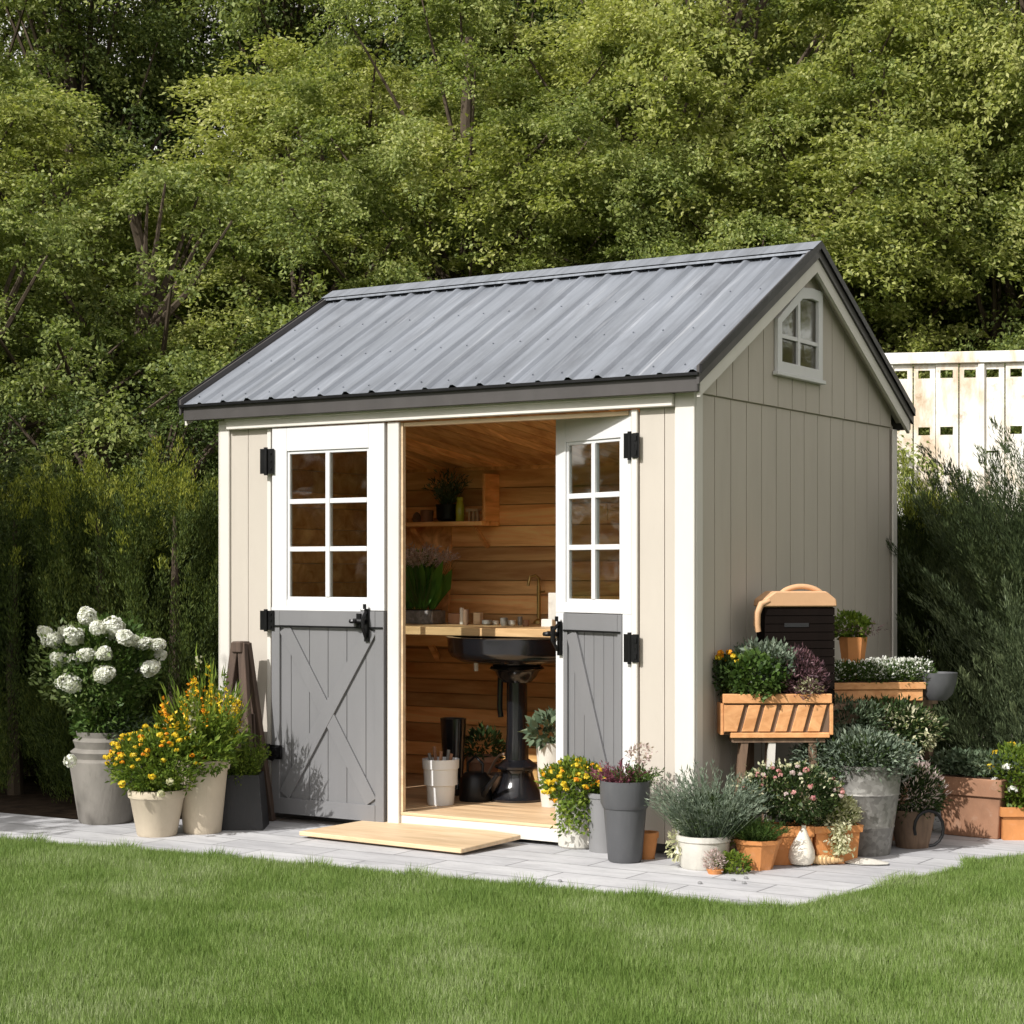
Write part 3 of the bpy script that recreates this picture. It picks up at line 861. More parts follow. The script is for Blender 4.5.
lv = Leaves(); a_, b_, tp_, _ = stems((cx_-.02, y0, zc+.30), .05, .19, .19, 110, 34, .024, .005, 9, .3, .3, .6, .3); lv.add(*a_); lv.build('plume', L_palepink, t)
stalks(b_ - np.array([0,0,.2]), tp_, .002, L_stem, 'stem', t)
def blk(px0, px1, py0, y, mat, name, label, cat, dy=.05, lean=0):
    x0, x1 = xc(px0, y), xc(px1, y); s_ = depth_of((x0, y)) / F
    z1 = zc + (626 - py0) * s_
    m = MB()
    m.box(x0, x1, y, y + dy, zc + .0005, z1)
    return tag(m.build(name, mat, None, bevel=.003), label, cat)
blk(448, 460, 615, 1.1, M_terra2, 'wooden_block', 'reddish wooden block beside the zinc trough on the worktop', 'block', .06)
blk(459.5, 462.5, 609, 1.08, M_trim, 'ivory_candle', 'slim ivory candle in front of the reddish block', 'candle', .015)
blk(473, 480, 614, 1.12, M_pine, 'pine_block', 'pale pine block standing on the worktop', 'block', .035)
for i, (px, hh, r_, mt, nm, lb, ct_) in enumerate((
        (466, .09, .018, M_oldwood, 'wooden_pestle', 'dark wooden pestle standing between the blocks', 'pestle'),
        (487, .03, .03, M_galv, 'tin_dish', 'shallow tin dish right of the pine block', 'dish'),
        (495, .025, .025, M_pale, 'saucer', 'tiny pale saucer in the middle of the worktop', 'saucer'),
        (504, .045, .022, M_galv, 'tin_cup', 'short tin cup on the worktop', 'cup'),
        (511, .03, .028, M_pale, 'white_dish', 'white dish right of the short tin cup', 'dish'),
        (520, .05, .014, M_galv, 'salt_pot', 'slender metal pot near the brass tap', 'pot'),
        (526, .035, .02, M_terra2, 'clay_pot', 'tiny clay pot near the white box', 'pot'))):
    p = (xc(px, 1.0 + .05*(i % 3)), 1.0 + .05*(i % 3), zc + .0005)
    tag(MB().lathe([(r_*.7,0),(r_,hh*.3),(r_*.95,hh*.9),(r_,hh),(r_*.8,hh),(r_*.7,hh*.6),(.001,hh*.55)], p, 16).build(nm, mt, None, smooth=True), lb, ct_)
# tap of brass on wall
p = on_y(537, 613, 1.42)
M_brass = paint('aged_brass', (.45,.32,.12), .35, .2, (.2,.12,.05), .4, metallic=.8, stretch=(1,1,1), bmp=0)
t = thing('brass_tap', (p.x, 1.44, zc), 'brass swan neck tap behind the worktop', 'tap')
zt = on_y(537, 577, 1.42).z
MB().lathe([(.03,0),(.03,.02),(.012,.03),(.012,zt-zc-.05),(.001,zt-zc-.05)], (p.x,1.44,zc), 14).build('base', M_brass, t, smooth=True)
MB().tube([(p.x,1.44,zt-.06),(p.x,1.44,zt-.01),(p.x-.015,1.425,zt+.01),(p.x-.035,1.40,zt-.0),(p.x-.042,1.39,zt-.05)], .009, 10).build('spout', M_brass, t, smooth=True)
MB().tube([(p.x+.0,1.44,zt-.09),(p.x+.045,1.43,zt-.085)], .007, 8).build('handle', M_brass, t, smooth=True)
blk(548, 562, 592, 1.0, M_pale, 'white_box', 'upright cream box half hidden by the right door', 'box', .05)
blk(541, 552, 618, .93, M_trim, 'cream_tin', 'small cream tin in front of the upright box', 'tin', .05)
# silhouettes seen through the left door glass
for px, hh, r_, mt, nm, lb in ((306, .21, .045, M_pine, 'wooden_jar', 'tall pale jar seen through the left door glass'), (347, .23, .04, M_galv, 'ribbed_bottle', 'ribbed glass bottle seen through the left door glass')):
    p = (on_y(px, 600, .5).x, .55, .97)
    tt = MB().lathe([(r_,0),(r_*1.05,hh*.1),(r_,hh*.7),(r_*.5,hh*.85),(r_*.5,hh),(.001,hh)], p, 18).build(nm, mt, None, smooth=True)
    tag(tt, lb, 'bottle')
lw = thing('side_bench', (on_y(325, 600, .5).x, .55, FLZ), 'narrow wooden bench behind the left door', 'bench')
bx = on_y(325, 600, .5).x
MB().box(bx-.32, bx+.32, .38, .615, .93, .969).build('top', M_inwood, lw)
for dx in (-.29, .29): MB().box(bx+dx-.02, bx+dx+.02, .42, .46, FLZ+.001, .9295).box(bx+dx-.02, bx+dx+.02, .56, .60, FLZ+.001, .9295).build('leg', M_inwood, lw)
# floor goods
p = G(431, 806, FLZ + .002); s4 = depth_of(p)/F
p = Vector((p.x, p.y + .09, FLZ + .001))
M_plast = paint('translucent_white_plastic', (.66,.67,.68), .3, .06, (.4,.38,.35), .2, bmp=.1)
t = thing('white_bucket', tuple(p), 'white plastic bucket full of hand tools on the shed floor', 'bucket')
hb = 46*s4
m = MB().lathe([(.068,0),(.072,.01),(.078,hb*.42),(.090,hb*.44),(.092,hb*.78),(.098,hb*.8),(.100,hb),(.088,hb),(.084,hb*.5),(.01,hb*.3)], p, 20)
m.build('pail', M_plast, t, smooth=True)
for k in range(5):
    a_ = k*1.3
    MB().tube([p + Vector((.03*math.cos(a_), .03*math.sin(a_), hb*.4)), p + Vector((.07*math.cos(a_), .05*math.sin(a_), hb+.03+.015*(k % 3)))], .009, 8).build('tool_handle', M_galv if k % 2 else M_terra2, t)
p = G(417, 800, FLZ); p = Vector((p.x, p.y + .35, FLZ + .001))
t = thing('rubber_boot', tuple(p), 'tall black rubber boot behind the white bucket', 'boot')
MB().lathe([(.06,.05),(.062,.14),(.07,.28),(.078,.42),(.066,.42),(.055,.2),(.01,.12)], p, 20, .8).build('shaft', M_gloss, t, smooth=True)
MB().lathe([(.05,0),(.06,.01),(.062,.05),(.045,.085),(.01,.09)], p + Vector((.05,-.06,0)), 20, .75).build('foot', M_gloss, t, smooth=True)
# dark watering can, hose coil, fallen plant
p = G(463, 803, FLZ); p = Vector((p.x, p.y + .12, FLZ + .001))
t = thing('watering_can', tuple(p), 'black metal watering can on the shed floor left of the pedestal', 'watering can')
MB().lathe([(.085,0),(.09,.01),(.085,.12),(.06,.15),(.05,.155),(.001,.155)], p, 24).build('body', M_black, t, smooth=True)
MB().tube([p+Vector((.06,-.03,.03)), p+Vector((.15,-.06,.12)), p+Vector((.19,-.07,.16))], [.02,.012,.011], 10).build('spout', M_black, t, smooth=True)
MB().tube([p+Vector((-.05,0,.14)), p+Vector((-.05,0,.20)), p+Vector((0,0,.24)), p+Vector((.05,0,.20)), p+Vector((.045,0,.14))], .008, 8).build('handle', M_black, t, smooth=True)
p = G(440, 800, FLZ); p = Vector((p.x-.02, p.y + .46, FLZ + .001))
t = thing('clay_pot', tuple(p), 'brown clay pot with a drooping dark plant behind the bucket', 'plant')
MB().lathe([(.06,0),(.09,.16),(.1,.17),(.1,.2),(.085,.2),(.08,.15),(.01,.14)], p, 20).build('pot', M_terra2, t, smooth=True)
lv = Leaves(); lv.add(*bush((p.x,p.y,p.z+.25), .12,.10,.09, 400, .045, .016)); lv.build('foliage', L_dark, t)
p = G(478, 802, FLZ); p = Vector((p.x+.02, p.y + .22, FLZ + .001))
t = thing('garden_basket', tuple(p), 'brown wicker basket behind the watering can', 'basket')
MB().lathe([(.08,0),(.10,.05),(.11,.12),(.115,.13),(.1,.13),(.09,.06),(.01,.03)], p, 24).build('body', M_oldwood, t, smooth=True)
MB().tube([p+Vector((-.1+.2*k/8, 0, .12+.12*math.sin(math.pi*k/8))) for k in range(9)], .008, 8).build('handle', M_oldwood, t, smooth=True)
# white pot with rosette behind right door
p = on_y(552, 765, .62); p = Vector((p.x, .62, FLZ + .001))
t = thing('potted_plant', tuple(p), 'green rosette in a tall cream pot half behind the right door', 'plant')
zt_ = on_y(548, 742, .62).z - p.z
MB().lathe([(.055,0),(.075,zt_*.5),(.085,zt_),(.07,zt_),(.06,zt_*.8),(.01,zt_*.8)], p, 20).build('pot', M_pale, t, smooth=True)
lv = Leaves(); lv.add(*bush((p.x-.01,p.y,p.z+zt_+.06), .11,.11,.08, 320, .06, .03)); lv.build('foliage', L_grey, t)
p = on_y(548, 790, .5); p = Vector((p.x+.02, .80, FLZ + .001))
t = thing('gold_gourd', tuple(p), 'ochre gourd on the shed floor right of the pedestal', 'gourd')
MB().lathe([(.03,0),(.09,.03),(.11,.09),(.07,.16),(.04,.21),(.05,.25),(.02,.29),(.001,.30)], p, 24).build('body', paint('ochre_gourd', (.45,.25,.05), .5, .2, (.2,.1,.03), .4), t, smooth=True)
# ================================================================ POTS AND PLANTS OUTSIDE
def foot(px, pyb, rpx, z=0.0):
    """centre of a pot whose front lower edge is seen at pyb; returns (point, metres per pixel)"""
    p = G(px, pyb, z); d = depth_of(p); s = d / F
    r = rpx * s
    return Vector((p.x + VX * r, p.y + VY * r, z)), (d + r) / F
def rimpot(prof, p, name, mat, parent, seg=36, rot=0., squash=1., wob=0., soil=True, smooth=True, inner=.85):
    """prof: outer wall from foot to rim; adds lip thickness, inner wall and soil"""
    rt, zt = prof[-1]
    th = max(.010, rt * .09)
    full = [(.001, prof[0][1])] + prof + [(rt - th, zt), (rt - th * 1.3, zt * inner), (.001, zt * inner)]
    o = MB().lathe(full[1:], p, seg, squash, rot, wob).build(name, mat, parent, smooth=smooth)
    if soil:
        MB().lathe([(rt - th * 1.32, zt * inner + .001), (rt - th * 1.5, zt * (inner + .06)), (.002, zt * (inner + .07))], p, min(seg, 24), squash, rot).build('soil', M_soil, parent, smooth=True)
    return o
def head(c, r, n, L, W, mat, name, parent, seed, up=(0,0,1), flat=.8, inward=.25):
    """one flower head: petals packed round a dome"""
    g = np.random.default_rng(seed)
    d = nrm(g.normal(size=(n, 3)) + np.array(up) * .5)
    P = np.array(c) + d * r * np.array([1, 1, flat]) * g.uniform(.75, 1, (n, 1))
    D = nrm(np.cross(d, g.normal(size=(n, 3)))) + d * .35
    lv = Leaves(); lv.add(P - D * L * .4, D, d, L, W, .5, .1)
    return lv.build(name, mat, parent)
def core(c, r, mat, parent, name='core', flat=.8):
    m = MB(); k = 6
    prof = [(max(.0005, r*math.cos(a)), r*flat*math.sin(a)) for a in [(-.5 + i/k)*math.pi for i in range(k+1)]]
    return m.lathe(prof, c, 10).build(name, mat, parent, smooth=True)

# ---- left group
# urn with white hydrangea
p, s = foot(99, 826, 32)
hU = (826 - 735) * s
t = thing('hydrangea_urn', tuple(p), 'big grey stone urn with a white flowered hydrangea bush by the dark hedge', 'urn')
rimpot([(26*s*.98,0),(27*s,.012),(33*s,hU*.45),(35.5*s,hU*.62),(36*s,hU*.68),(32*s,hU*.71),(33*s,hU*.74),(35*s,hU*.78),(30*s,hU*.82),(31*s,hU*.86),(32.5*s,hU*.90),(28*s,hU*.94),(29.5*s,hU)], p, 'pot', M_stonepot, t)
c = p + Vector((0, 0, hU))
hc = Vector(at_depth(103, 665, depth_of(p)))
lv = Leaves()
lv.add(*bush((hc.x, hc.y, hc.z), 58*s, 50*s, 46*s, 5200, .036, .017, .5, .45, 11))
lv.add(*bush((hc.x+.02, hc.y, c.z + .06), 34*s, 30*s, 26*s, 2200, .034, .016, .3, .3, 12))
lv.build('foliage', L_mid, t)
lv = Leaves(); lv.add(*bush((hc.x-.02, hc.y-.04, hc.z), 60*s, 52*s, 48*s, 1100, .032, .015, .5, .8, 13)); lv.build('foliage', L_speck, t)
lv = Leaves(); a_, b_, tp_, _ = stems(c, .06, (hc.z - c.z) * 1.7, .30, 38, 5, .05, .02, 4, .8, .3)
stalks(b_, tp_, .004, L_stem, 'stem', t)
HY = [(86,617,11),(97,628,8),(113,628,14),(74,636,9),(52,640,12),(67,632,8),(62,660,11),(57,657,9),(125,638,9),(87,655,10),(104,653,8),(104,674,12),(143,644,11),(157,645,9),(150,668,10),(140,671,7),(70,684,10),(61,683,6),(44,632,6),(160,655,5),(74,660,8),(133,640,6)]
for i, (hx_, hy_, hr) in enumerate(HY):
    g = random.Random(i)
    dd = depth_of(p) - (.34 if abs(hx_-103) < 35 else .28) + g.uniform(0, .12) + abs(hx_ - 103) * .0025
    q = at_depth(hx_, hy_, dd); r = hr * s * .95
    lvv = Leaves(); gg = np.random.default_rng(i + 40); n = 320
    d = nrm(gg.normal(size=(n, 3))); P = np.array(q) + d * r * gg.uniform(.82, 1, (n, 1)) * np.array([1, 1, .88])
    lob = nrm(gg.normal(size=(5,3)))
    P = np.array(q) + (P - np.array(q)) * (.78 + .38*np.max(np.clip(d @ lob.T, 0, 1)**5, axis=1))[:,None] * np.array([gg.uniform(.85,1.2), gg.uniform(.85,1.2), gg.uniform(.75,1.0)]) * gg.uniform(.8,1.15)
    for k in range(2):
        D = nrm(np.cross(d, gg.normal(size=(n, 3)))) + d * gg.uniform(.1,.8)
        lvv.add(P - D * .008, D, d, .026, .023, .5, .1)
    lvv.build('flower_head', L_white, t)
q = at_depth(70, 761, depth_of(p) - .42); lvv = Leaves(); gg = np.random.default_rng(99); d = nrm(gg.normal(size=(90,3)))
lvv.add(np.array(q) + d * .028, nrm(np.cross(d, gg.normal(size=(90,3)))) + d*.2, d, .02, .016, .5, .1); lvv.build('flower_head', L_white, t)
lv = Leaves(); c2 = c + Vector((.10, .05, -.02)); lv.add(*bush(c2, .16, .14, .10, 700, .04, .012, .2)); lv.build('foliage', L_grey, t)

# beige tall pot behind with yellow spires
p, s = foot(199, 835, 20)
hh = (835-762)*s
t = thing('flowering_pot', tuple(p), 'tall beige pot with upright yellow flower spires and grassy leaves', 'plant')
rimpot([(18*s,0),(19*s,.01),(25*s,hh*.86),(27*s,hh*.87),(28*s,hh*.93),(27*s,hh)], p, 'pot', M_beige, t)
c = (p.x, p.y, hh*.9)
lv = Leaves()
a_, b_, tp_, tg = stems(c, .09, 112*s, .15, 85, 16, .09, .008, 21, .5, .45, .12, .05); lv.add(*a_)
a2, _, _, _ = stems(c, .10, 62*s, .20, 120, 16, .05, .015, 22, .5, .4, .6, .1); lv.add(*a2)
lv.build('foliage', L_fresh, t); stalks(b_, tp_, .0026, L_fresh, 'stem', t)
g = np.random.default_rng(5)
sel = g.choice(len(tp_), 46, replace=False)
for i, k in enumerate(sel):
    tip = tp_[k]; n = 26 if i < 30 else 14
    tt_ = g.uniform(-.085, .02, n)
    P = tip + tg[k] * tt_[:, None] + g.normal(0, .008, (n, 3))
    lvv = Leaves(); lvv.add(P, g.normal(size=(n,3)) + [0,0,.6], g.normal(size=(n,3)), .022, .015)
    lvv.build('flower_spike', (L_yellow, L_yellow, L_gold, L_cream, L_fresh)[i % 5], t)
# low leafy skirt on the right of that pot
lv = Leaves(); lv.add(*bush((p.x + .10, p.y - .06, hh + .02), .13, .10, .07, 600, .035, .012, .3)); lv.build('foliage', L_fresh, t)

# front beige pot with marigolds
p, s = foot(153, 838, 21)
hh = (838-792)*s
t = thing('marigold_pot', tuple(p), 'low round beige pot of orange and yellow marigolds in front', 'plant')
rimpot([(19*s,0),(20*s,.01),(26.5*s,hh*.8),(28.5*s,hh*.84),(29*s,hh*.96),(28*s,hh)], p, 'pot', M_beige, t)
bc = at_depth(155, 763, depth_of(p))
lv = Leaves(); lv.add(*bush(bc, 49*s, 40*s, 30*s, 5200, .030, .011, .6, .35, 31))
lv.add(*bush((p.x, p.y, hh), 27*s, 25*s, 12*s, 900, .03, .011, .6, .3, 32)); lv.build('foliage', L_fresh, t)
g = np.random.default_rng(8)
for i in range(62):
    d = nrm(g.normal(size=3)); d[2] = abs(d[2]) * 1.1
    if d @ np.array([VX, VY, 0]) > .25: d[0] *= -1; d[1] *= -1
    q = np.array(bc) + d * np.array([49*s, 40*s, 31*s]) * g.uniform(.95, 1.1)
    r = g.uniform(.009, .017)
    head(q, r, 26, r*1.2, r*.8, L_gold if g.random() < .3 else L_yellow, 'flower_head', t, i, tuple(d*1.2), .6)
# pale drooping blooms
for i, (a, b) in enumerate(((122,792),(152,785),(170,790),(161,802))):
    q = at_depth(a, b - 8, depth_of(p) - .24); head(q, .018, 26, .022, .014, L_yellow if i < 2 else L_cream, 'flower_head', t, 60+i)

# black square planter with upright herb
p, s = foot(240, 830, 20)
hh = (830-776)*s
t = thing('black_planter', tuple(p), 'tapering black square planter with a pale green upright herb', 'plant')
rimpot([(33*s,0),(26*s,hh)], p, 'pot', M_blackpot, t, seg=4, rot=YAW, smooth=False)
lv = Leaves(); a_, b_, tp_, _ = stems((p.x,p.y,hh*.9), .07, 58*s, .08, 90, 34, .022, .006, 41, .5, .45, .5, .02); lv.add(*a_)
lv.add(*bush((p.x,p.y-.02,hh+.02), .10, .09, .07, 700, .025, .01)); lv.build('foliage', L_fresh, t); stalks(b_, tp_, .0016, L_stem, 'stem', t)

# weathered obelisk leaning by the wall
pb = G(240, 822); pb = Vector((pb.x + .0, -.30, 0)); s = depth_of(pb)/F
t = thing('wooden_obelisk', tuple(pb), 'dark weathered tapering wooden trellis obelisk between planter and shed wall', 'obelisk')
top = on_y(247, 641, -.12)
Hh = top.z
def ob(u, z): # u in pixels from axis x=247 at height z
    return None
for dx, dy in ((-.155,-.05),(.12,-.05),(-.11,.13),(.10,.13)):
    a = Vector((top.x + dx*1.0, -.17 + dy, 0)); b = Vector((top.x + dx*.16, -.17 + dy*.2, Hh - .01))
    MB().bar(a, b, .05, .032, (0,1,0)).build('post', M_darkwood, t, bevel=.003)
for k, zf in enumerate((.32, .62)):
    w_ = .155*(1-zf*.84)
    MB().bar((top.x - w_*1.05, -.225 + zf*.04, Hh*zf), (top.x + w_*.85, -.225 + zf*.04, Hh*zf), .02, .055, (0,0,1)).build('crosspiece', M_darkwood, t)
MB().prism([(top.x-.13,-.15,Hh*.0+.03),(top.x+.10,-.15,.03),(top.x+.075,-.155,Hh*.60),(top.x-.075,-.155,Hh*.60)], (0,0,0), (0,.012,0)).build('back_panel', M_darkwood, t)
MB().box(top.x-.034, top.x+.034, -.21, -.13, Hh-.06, Hh).build('cap', M_darkwood, t, bevel=.006)
p, s = foot(212, 831, 6)

# ---- plywood ramp at the opening
A, B, C_, D_ = G(299, 836, .01), G(395, 819, .03), G(522, 839, .03), G(461, 854, .01)
t = MB().prism([(A.x,A.y,.012),(D_.x,D_.y,.012),(C_.x,C_.y-.01,.030),(B.x,B.y-.02,.030)], (0,0,0), (0,0,.022)).build('plywood_ramp', M_pine, None, bevel=.003)
tag(t, 'flat pale plywood board lying on the paving before the open doorway', 'board')

# ---- middle group
p, s = foot(578, 850, 20)
hh = (850-782)*s
t = thing('flowering_pot', tuple(p), 'tall chalky white pot spilling yellow flowers before the ajar door', 'plant')
rimpot([(17*s,0),(19*s,.01),(24*s,hh*.9),(26*s,hh)], p, 'pot', M_pale, t)
bc = Vector(at_depth(577, 783, depth_of(p)))
lv = Leaves(); lv.add(*bush(bc, 36*s, 32*s, 22*s, 3000, .028, .013, .5, .35, 51))
g = np.random.default_rng(52); n = 1300
a = g.uniform(math.pi*.9, math.pi*2.1, n); tt_ = g.random(n)
P = np.stack([p.x + .03 + np.cos(a)*(.125+.02*tt_), p.y + np.sin(a)*(.12+.03*tt_), hh + .04 - tt_*.27], 1)
keep = (np.cos(a) > -.5) | (tt_ < .25); P = P[keep] + g.normal(0,.012,(keep.sum(),3)); lv.add(P, g.normal(size=P.shape)+[0,-.3,-.6], g.normal(size=P.shape)+[0,-1,0], .028, .014)
lv.build('foliage', L_fresh, t)
for i in range(75):
    d = nrm(g.normal(size=3)); d[2] = abs(d[2])*.9 if i % 4 else d[2]
    if d @ np.array([VX, VY, 0]) > .25: d[0] *= -1; d[1] *= -1
    q = np.array(bc) + d * np.array([37*s, 33*s, 24*s]) * g.uniform(.92, 1.12)
    r = g.uniform(.009, .016)
    head(q, r, 18, r*1.3, r*.9, L_gold if (q[2] < bc.z - .04 or g.random() < .15) else L_yellow, 'flower_head', t, i+200, tuple(d*1.2), .6)
p, s = foot(604, 855, 14)
hh = (855-796)*s
t = thing('grey_planter', tuple(p), 'mid grey planter wedged between the yellow flowers and the tall grey pot', 'planter')
p = p + Vector((-.02, .06, 0))
rimpot([(17*s,0),(18*s,hh*.9),(19*s,hh*.92),(19*s,hh)], p, 'pot', M_midgrey, t)
p, s = foot(626, 864, 17)
hh = (864-783)*s
t = thing('heather_pot', tuple(p), 'tall charcoal grey pot with purple heather beside the shed corner', 'plant')
rimpot([(15.5*s,0),(17*s,.008),(21.5*s,hh*.66),(22.5*s,hh*.665),(24.5*s,hh*.72),(25.5*s,hh)], p, 'pot', M_charpot, t, seg=22)
lv = Leaves()
a_, b_, tp_, _ = stems((p.x-.03,p.y,hh*.9), .07, 32*s, .09, 80, 20, .018, .006, 61, .5, .4, .5, .05); lv.add(*a_); lv.build('heather', L_red, t)
lv = Leaves(); a_, b_, tp_, _ = stems((p.x+.05,p.y+.02,hh*.9), .06, 30*s, .08, 50, 20, .022, .006, 62, .5, .4, .5, .05); lv.add(*a_); lv.build('foliage', L_mid, t)
lv = Leaves(); lv.add(*bush((p.x+.08,p.y,hh+.13), .06,.05,.04, 160, .018, .012)); lv.build('bloom', L_palepink, t)
p = on_y(647, 832, -.10)
t = thing('clay_pot', (p.x, -.10, .0), 'small terracotta pot against the wall right of the charcoal pot', 'pot')
rimpot([(.035,0),(.05,.10),(.055,.10),(.056,.125)], Vector((p.x,-.10,.0)), 'pot', M_terra, t)

# ---- right group on the paving
# chalky cracked pot with grey green bush
p, s = foot(706, 871, 22)
hh = (871-838)*s
t = thing('lavender_pot', tuple(p), 'chalky white low pot with a wide grey green lavender bush at the shed corner', 'plant')
rimpot([(22*s,0),(24*s,.01),(26*s,hh*.8),(27.5*s,hh*.84),(27.5*s,hh)], p, 'pot', M_pale, t)
lv = Leaves(); a_, b_, tp_, _ = stems((p.x+.02,p.y+.02,hh*.85), .10, 84*s, .21, 230, 44, .026, .0045, 71, .5, .35, .35, .03); lv.add(*a_)
lv.build('foliage', L_silver, t); stalks(b_, tp_, .0018, L_grey, 'stem', t)
lv = Leaves(); lv.add(*bush((p.x+.02,p.y+.02,hh+.08), .16,.15,.10, 1600, .028, .007, .7, .3, 72)); lv.build('foliage', L_dark, t)
lv = Leaves(); lv.add(*bush((p.x-.10,p.y-.06,hh-.05), .05,.05,.07, 260, .024, .010, -.4, .3, 73)); lv.build('foliage', L_cream, t)
# broken pale shard leaning left of it
q = G(684, 863)
t = MB(Matrix.Translation((q.x-.01, q.y+.06, .0)) @ Matrix.Rotation(R(25), 4, 'Z')).prism([(-.05,0,0),(.05,0,0),(.03,0,.07),(-.02,0,.085)], (0,0,0), (0,.03,0)).build('pale_stone', M_pale, None, bevel=.006)
tag(t, 'pale broken stone leaning at the left of the lavender pot', 'stone')
# succulents on the paving
p, s = foot(733, 874, 8)
t = thing('succulent_cluster', (p.x, p.y, 0), 'low clump of green succulents creeping over the paving', 'plant')
lv = Leaves(); lv.add(*bush((p.x,p.y,.04), .085,.06,.05, 520, .022, .012, .5, .3, 81)); lv.build('foliage', L_fresh, t)
p, s = foot(716, 875, 8)
t = thing('succulent_cluster', (p.x, p.y, 0), 'round brownish pink succulent in a tiny clay saucer', 'plant')
lv = Leaves(); lv.add(*bush((p.x,p.y,.055), .045,.045,.045, 420, .018, .006, .6, .6, 82)); lv.build('foliage', L_palepink, t)
MB().lathe([(.03,0),(.04,.02),(.036,.022),(.001,.02)], p, 18).build('saucer', M_terra, t)
# hexagonal terracotta pot with grass tuft
p, s = foot(760, 871, 16)
hh = (871-841)*s
t = thing('herb_pot', tuple(p), 'eight sided orange terracotta pot with a green thyme tuft', 'plant')
rimpot([(15*s,0),(15.5*s,.01),(22.5*s,hh*.84),(24*s,hh*.86),(24.5*s,hh)], p, 'pot', M_terra, t, seg=8, rot=.2, smooth=False)
lv = Leaves(); a_, b_, tp_, _ = stems((p.x-.01,p.y,hh*.9), .08, 25*s, .075, 240, 16, .022, .004, 91, .5, .4, .35, .03); lv.add(*a_); lv.build('foliage', L_mid, t)
lv = Leaves(); lv.add(*bush((p.x-.09,p.y-.02,hh+.01), .05,.05,.05, 260, .02, .008)); lv.build('foliage', L_fresh, t)
# garlic shaped ornament
p, s = foot(803, 867, 11)
hh = 40*s
t = MB()
prof = [(6*s,0),(11*s,.01),(13.2*s,hh*.2),(12.6*s,hh*.38),(9.5*s,hh*.58),(5.5*s,hh*.78),(3.*s,hh*.92),(2.2*s,hh)]
vs = []; seg = 36
for r_, z_ in prof + [(.001, hh*1.005)]:
    for k in range(seg):
        a = 2*math.pi*k/seg; rr = r_*(1 + .05*abs(math.sin(2.5*a))*(1 - z_/hh))
        vs.append((p.x + rr*math.cos(a) + .012*(z_/hh)**2, p.y + rr*math.sin(a), z_))
fs = []
for i in range(len(prof)):
    for k in range(seg): fs.append((i*seg+k, i*seg+(k+1)%seg, (i+1)*seg+(k+1)%seg, (i+1)*seg+k))
fs.append(tuple(range(seg))[::-1]); t.add(vs, fs)
o = t.build('bulb_ornament', M_garlic, None, smooth=True); tag(o, 'ivory garlic shaped ornament standing on the paving between terracotta pots', 'ornament')
# woven loaf beside it
p, s = foot(829, 866, 6)
o = MB(); 
for k in range(9):
    x = -.075 + k*.017; r_ = .026 - abs(x+.02)*.16
    o.lathe([(.002,-.010),(r_*.85,-.008),(r_,0),(r_*.85,.008),(.002,.010)], (0,0,0), 14)
    n_ = len(o.v) // 1
    vv = o.v[-14*5:]
    o.v[-14*5:] = [(p.x + c_*1.0*RX - 0 + x*RX, p.y + c_*RY + x*RY + b_*.9, .024 + a_) for (a_, b_, c_) in vv]
o = o.build('woven_cord', M_oak, None, smooth=True); tag(o, 'small tan braided cord roll lying right of the garlic ornament', 'cord')
# terracotta trough behind with pink flowers
p, s = foot(788, 864, 10)
t = thing('terracotta_trough', tuple(p), 'orange terracotta trough with a mound of pink and green flowers', 'plant')
hh = (860-822)*s
Mt = Matrix.Translation(p) @ Matrix.Rotation(YAW, 4, 'Z')
hw = 23*s
m = MB(Mt); m.box(-hw, hw, -.085, -.07, 0, hh).box(-hw, hw, .07, .085, 0, hh).box(-hw, -hw+.014, -.0695, .0695, 0, hh).box(hw-.014, hw, -.0695, .0695, 0, hh).box(-hw-.008, hw+.008, -.094, -.0855, hh-.045, hh+.004).box(-hw+.015, hw-.015, -.0695, .0695, .01, .02)
m.build('pot', M_terra, t, bevel=.003)
MB(Mt).box(-hw+.0145, hw-.0145, -.069, .069, .021, hh-.012).build('soil', M_soil, t)
bc = Vector(at_depth(792, 793, depth_of(p)))
lv = Leaves(); lv.add(*bush(bc, 50*s, 40*s, 27*s, 4600, .026, .011, .4, .4, 101)); lv.build('foliage', L_dark, t)
lv = Leaves(); lv.add(*bush((bc.x-.02,bc.y-.03,bc.z+.02), 50*s, 38*s, 25*s, 420, .022, .011, .6, .85, 104)); lv.build('foliage', L_cream, t)
g = np.random.default_rng(103)
for i in range(38):
    d = nrm(g.normal(size=3)); d[2] = abs(d[2])*1.1
    if d @ np.array([VX, VY, 0]) > .25: d[0] *= -1; d[1] *= -1
    q = np.array(bc) + d*np.array([50*s,40*s,28*s])*g.uniform(.95,1.1); r = g.uniform(.008,.014)
    head(q, r, 18, r*1.3, r*.9, (L_pink, L_palepink, L_cream, L_pink)[i % 4], 'flower_head', t, i+300, tuple(d), .6)
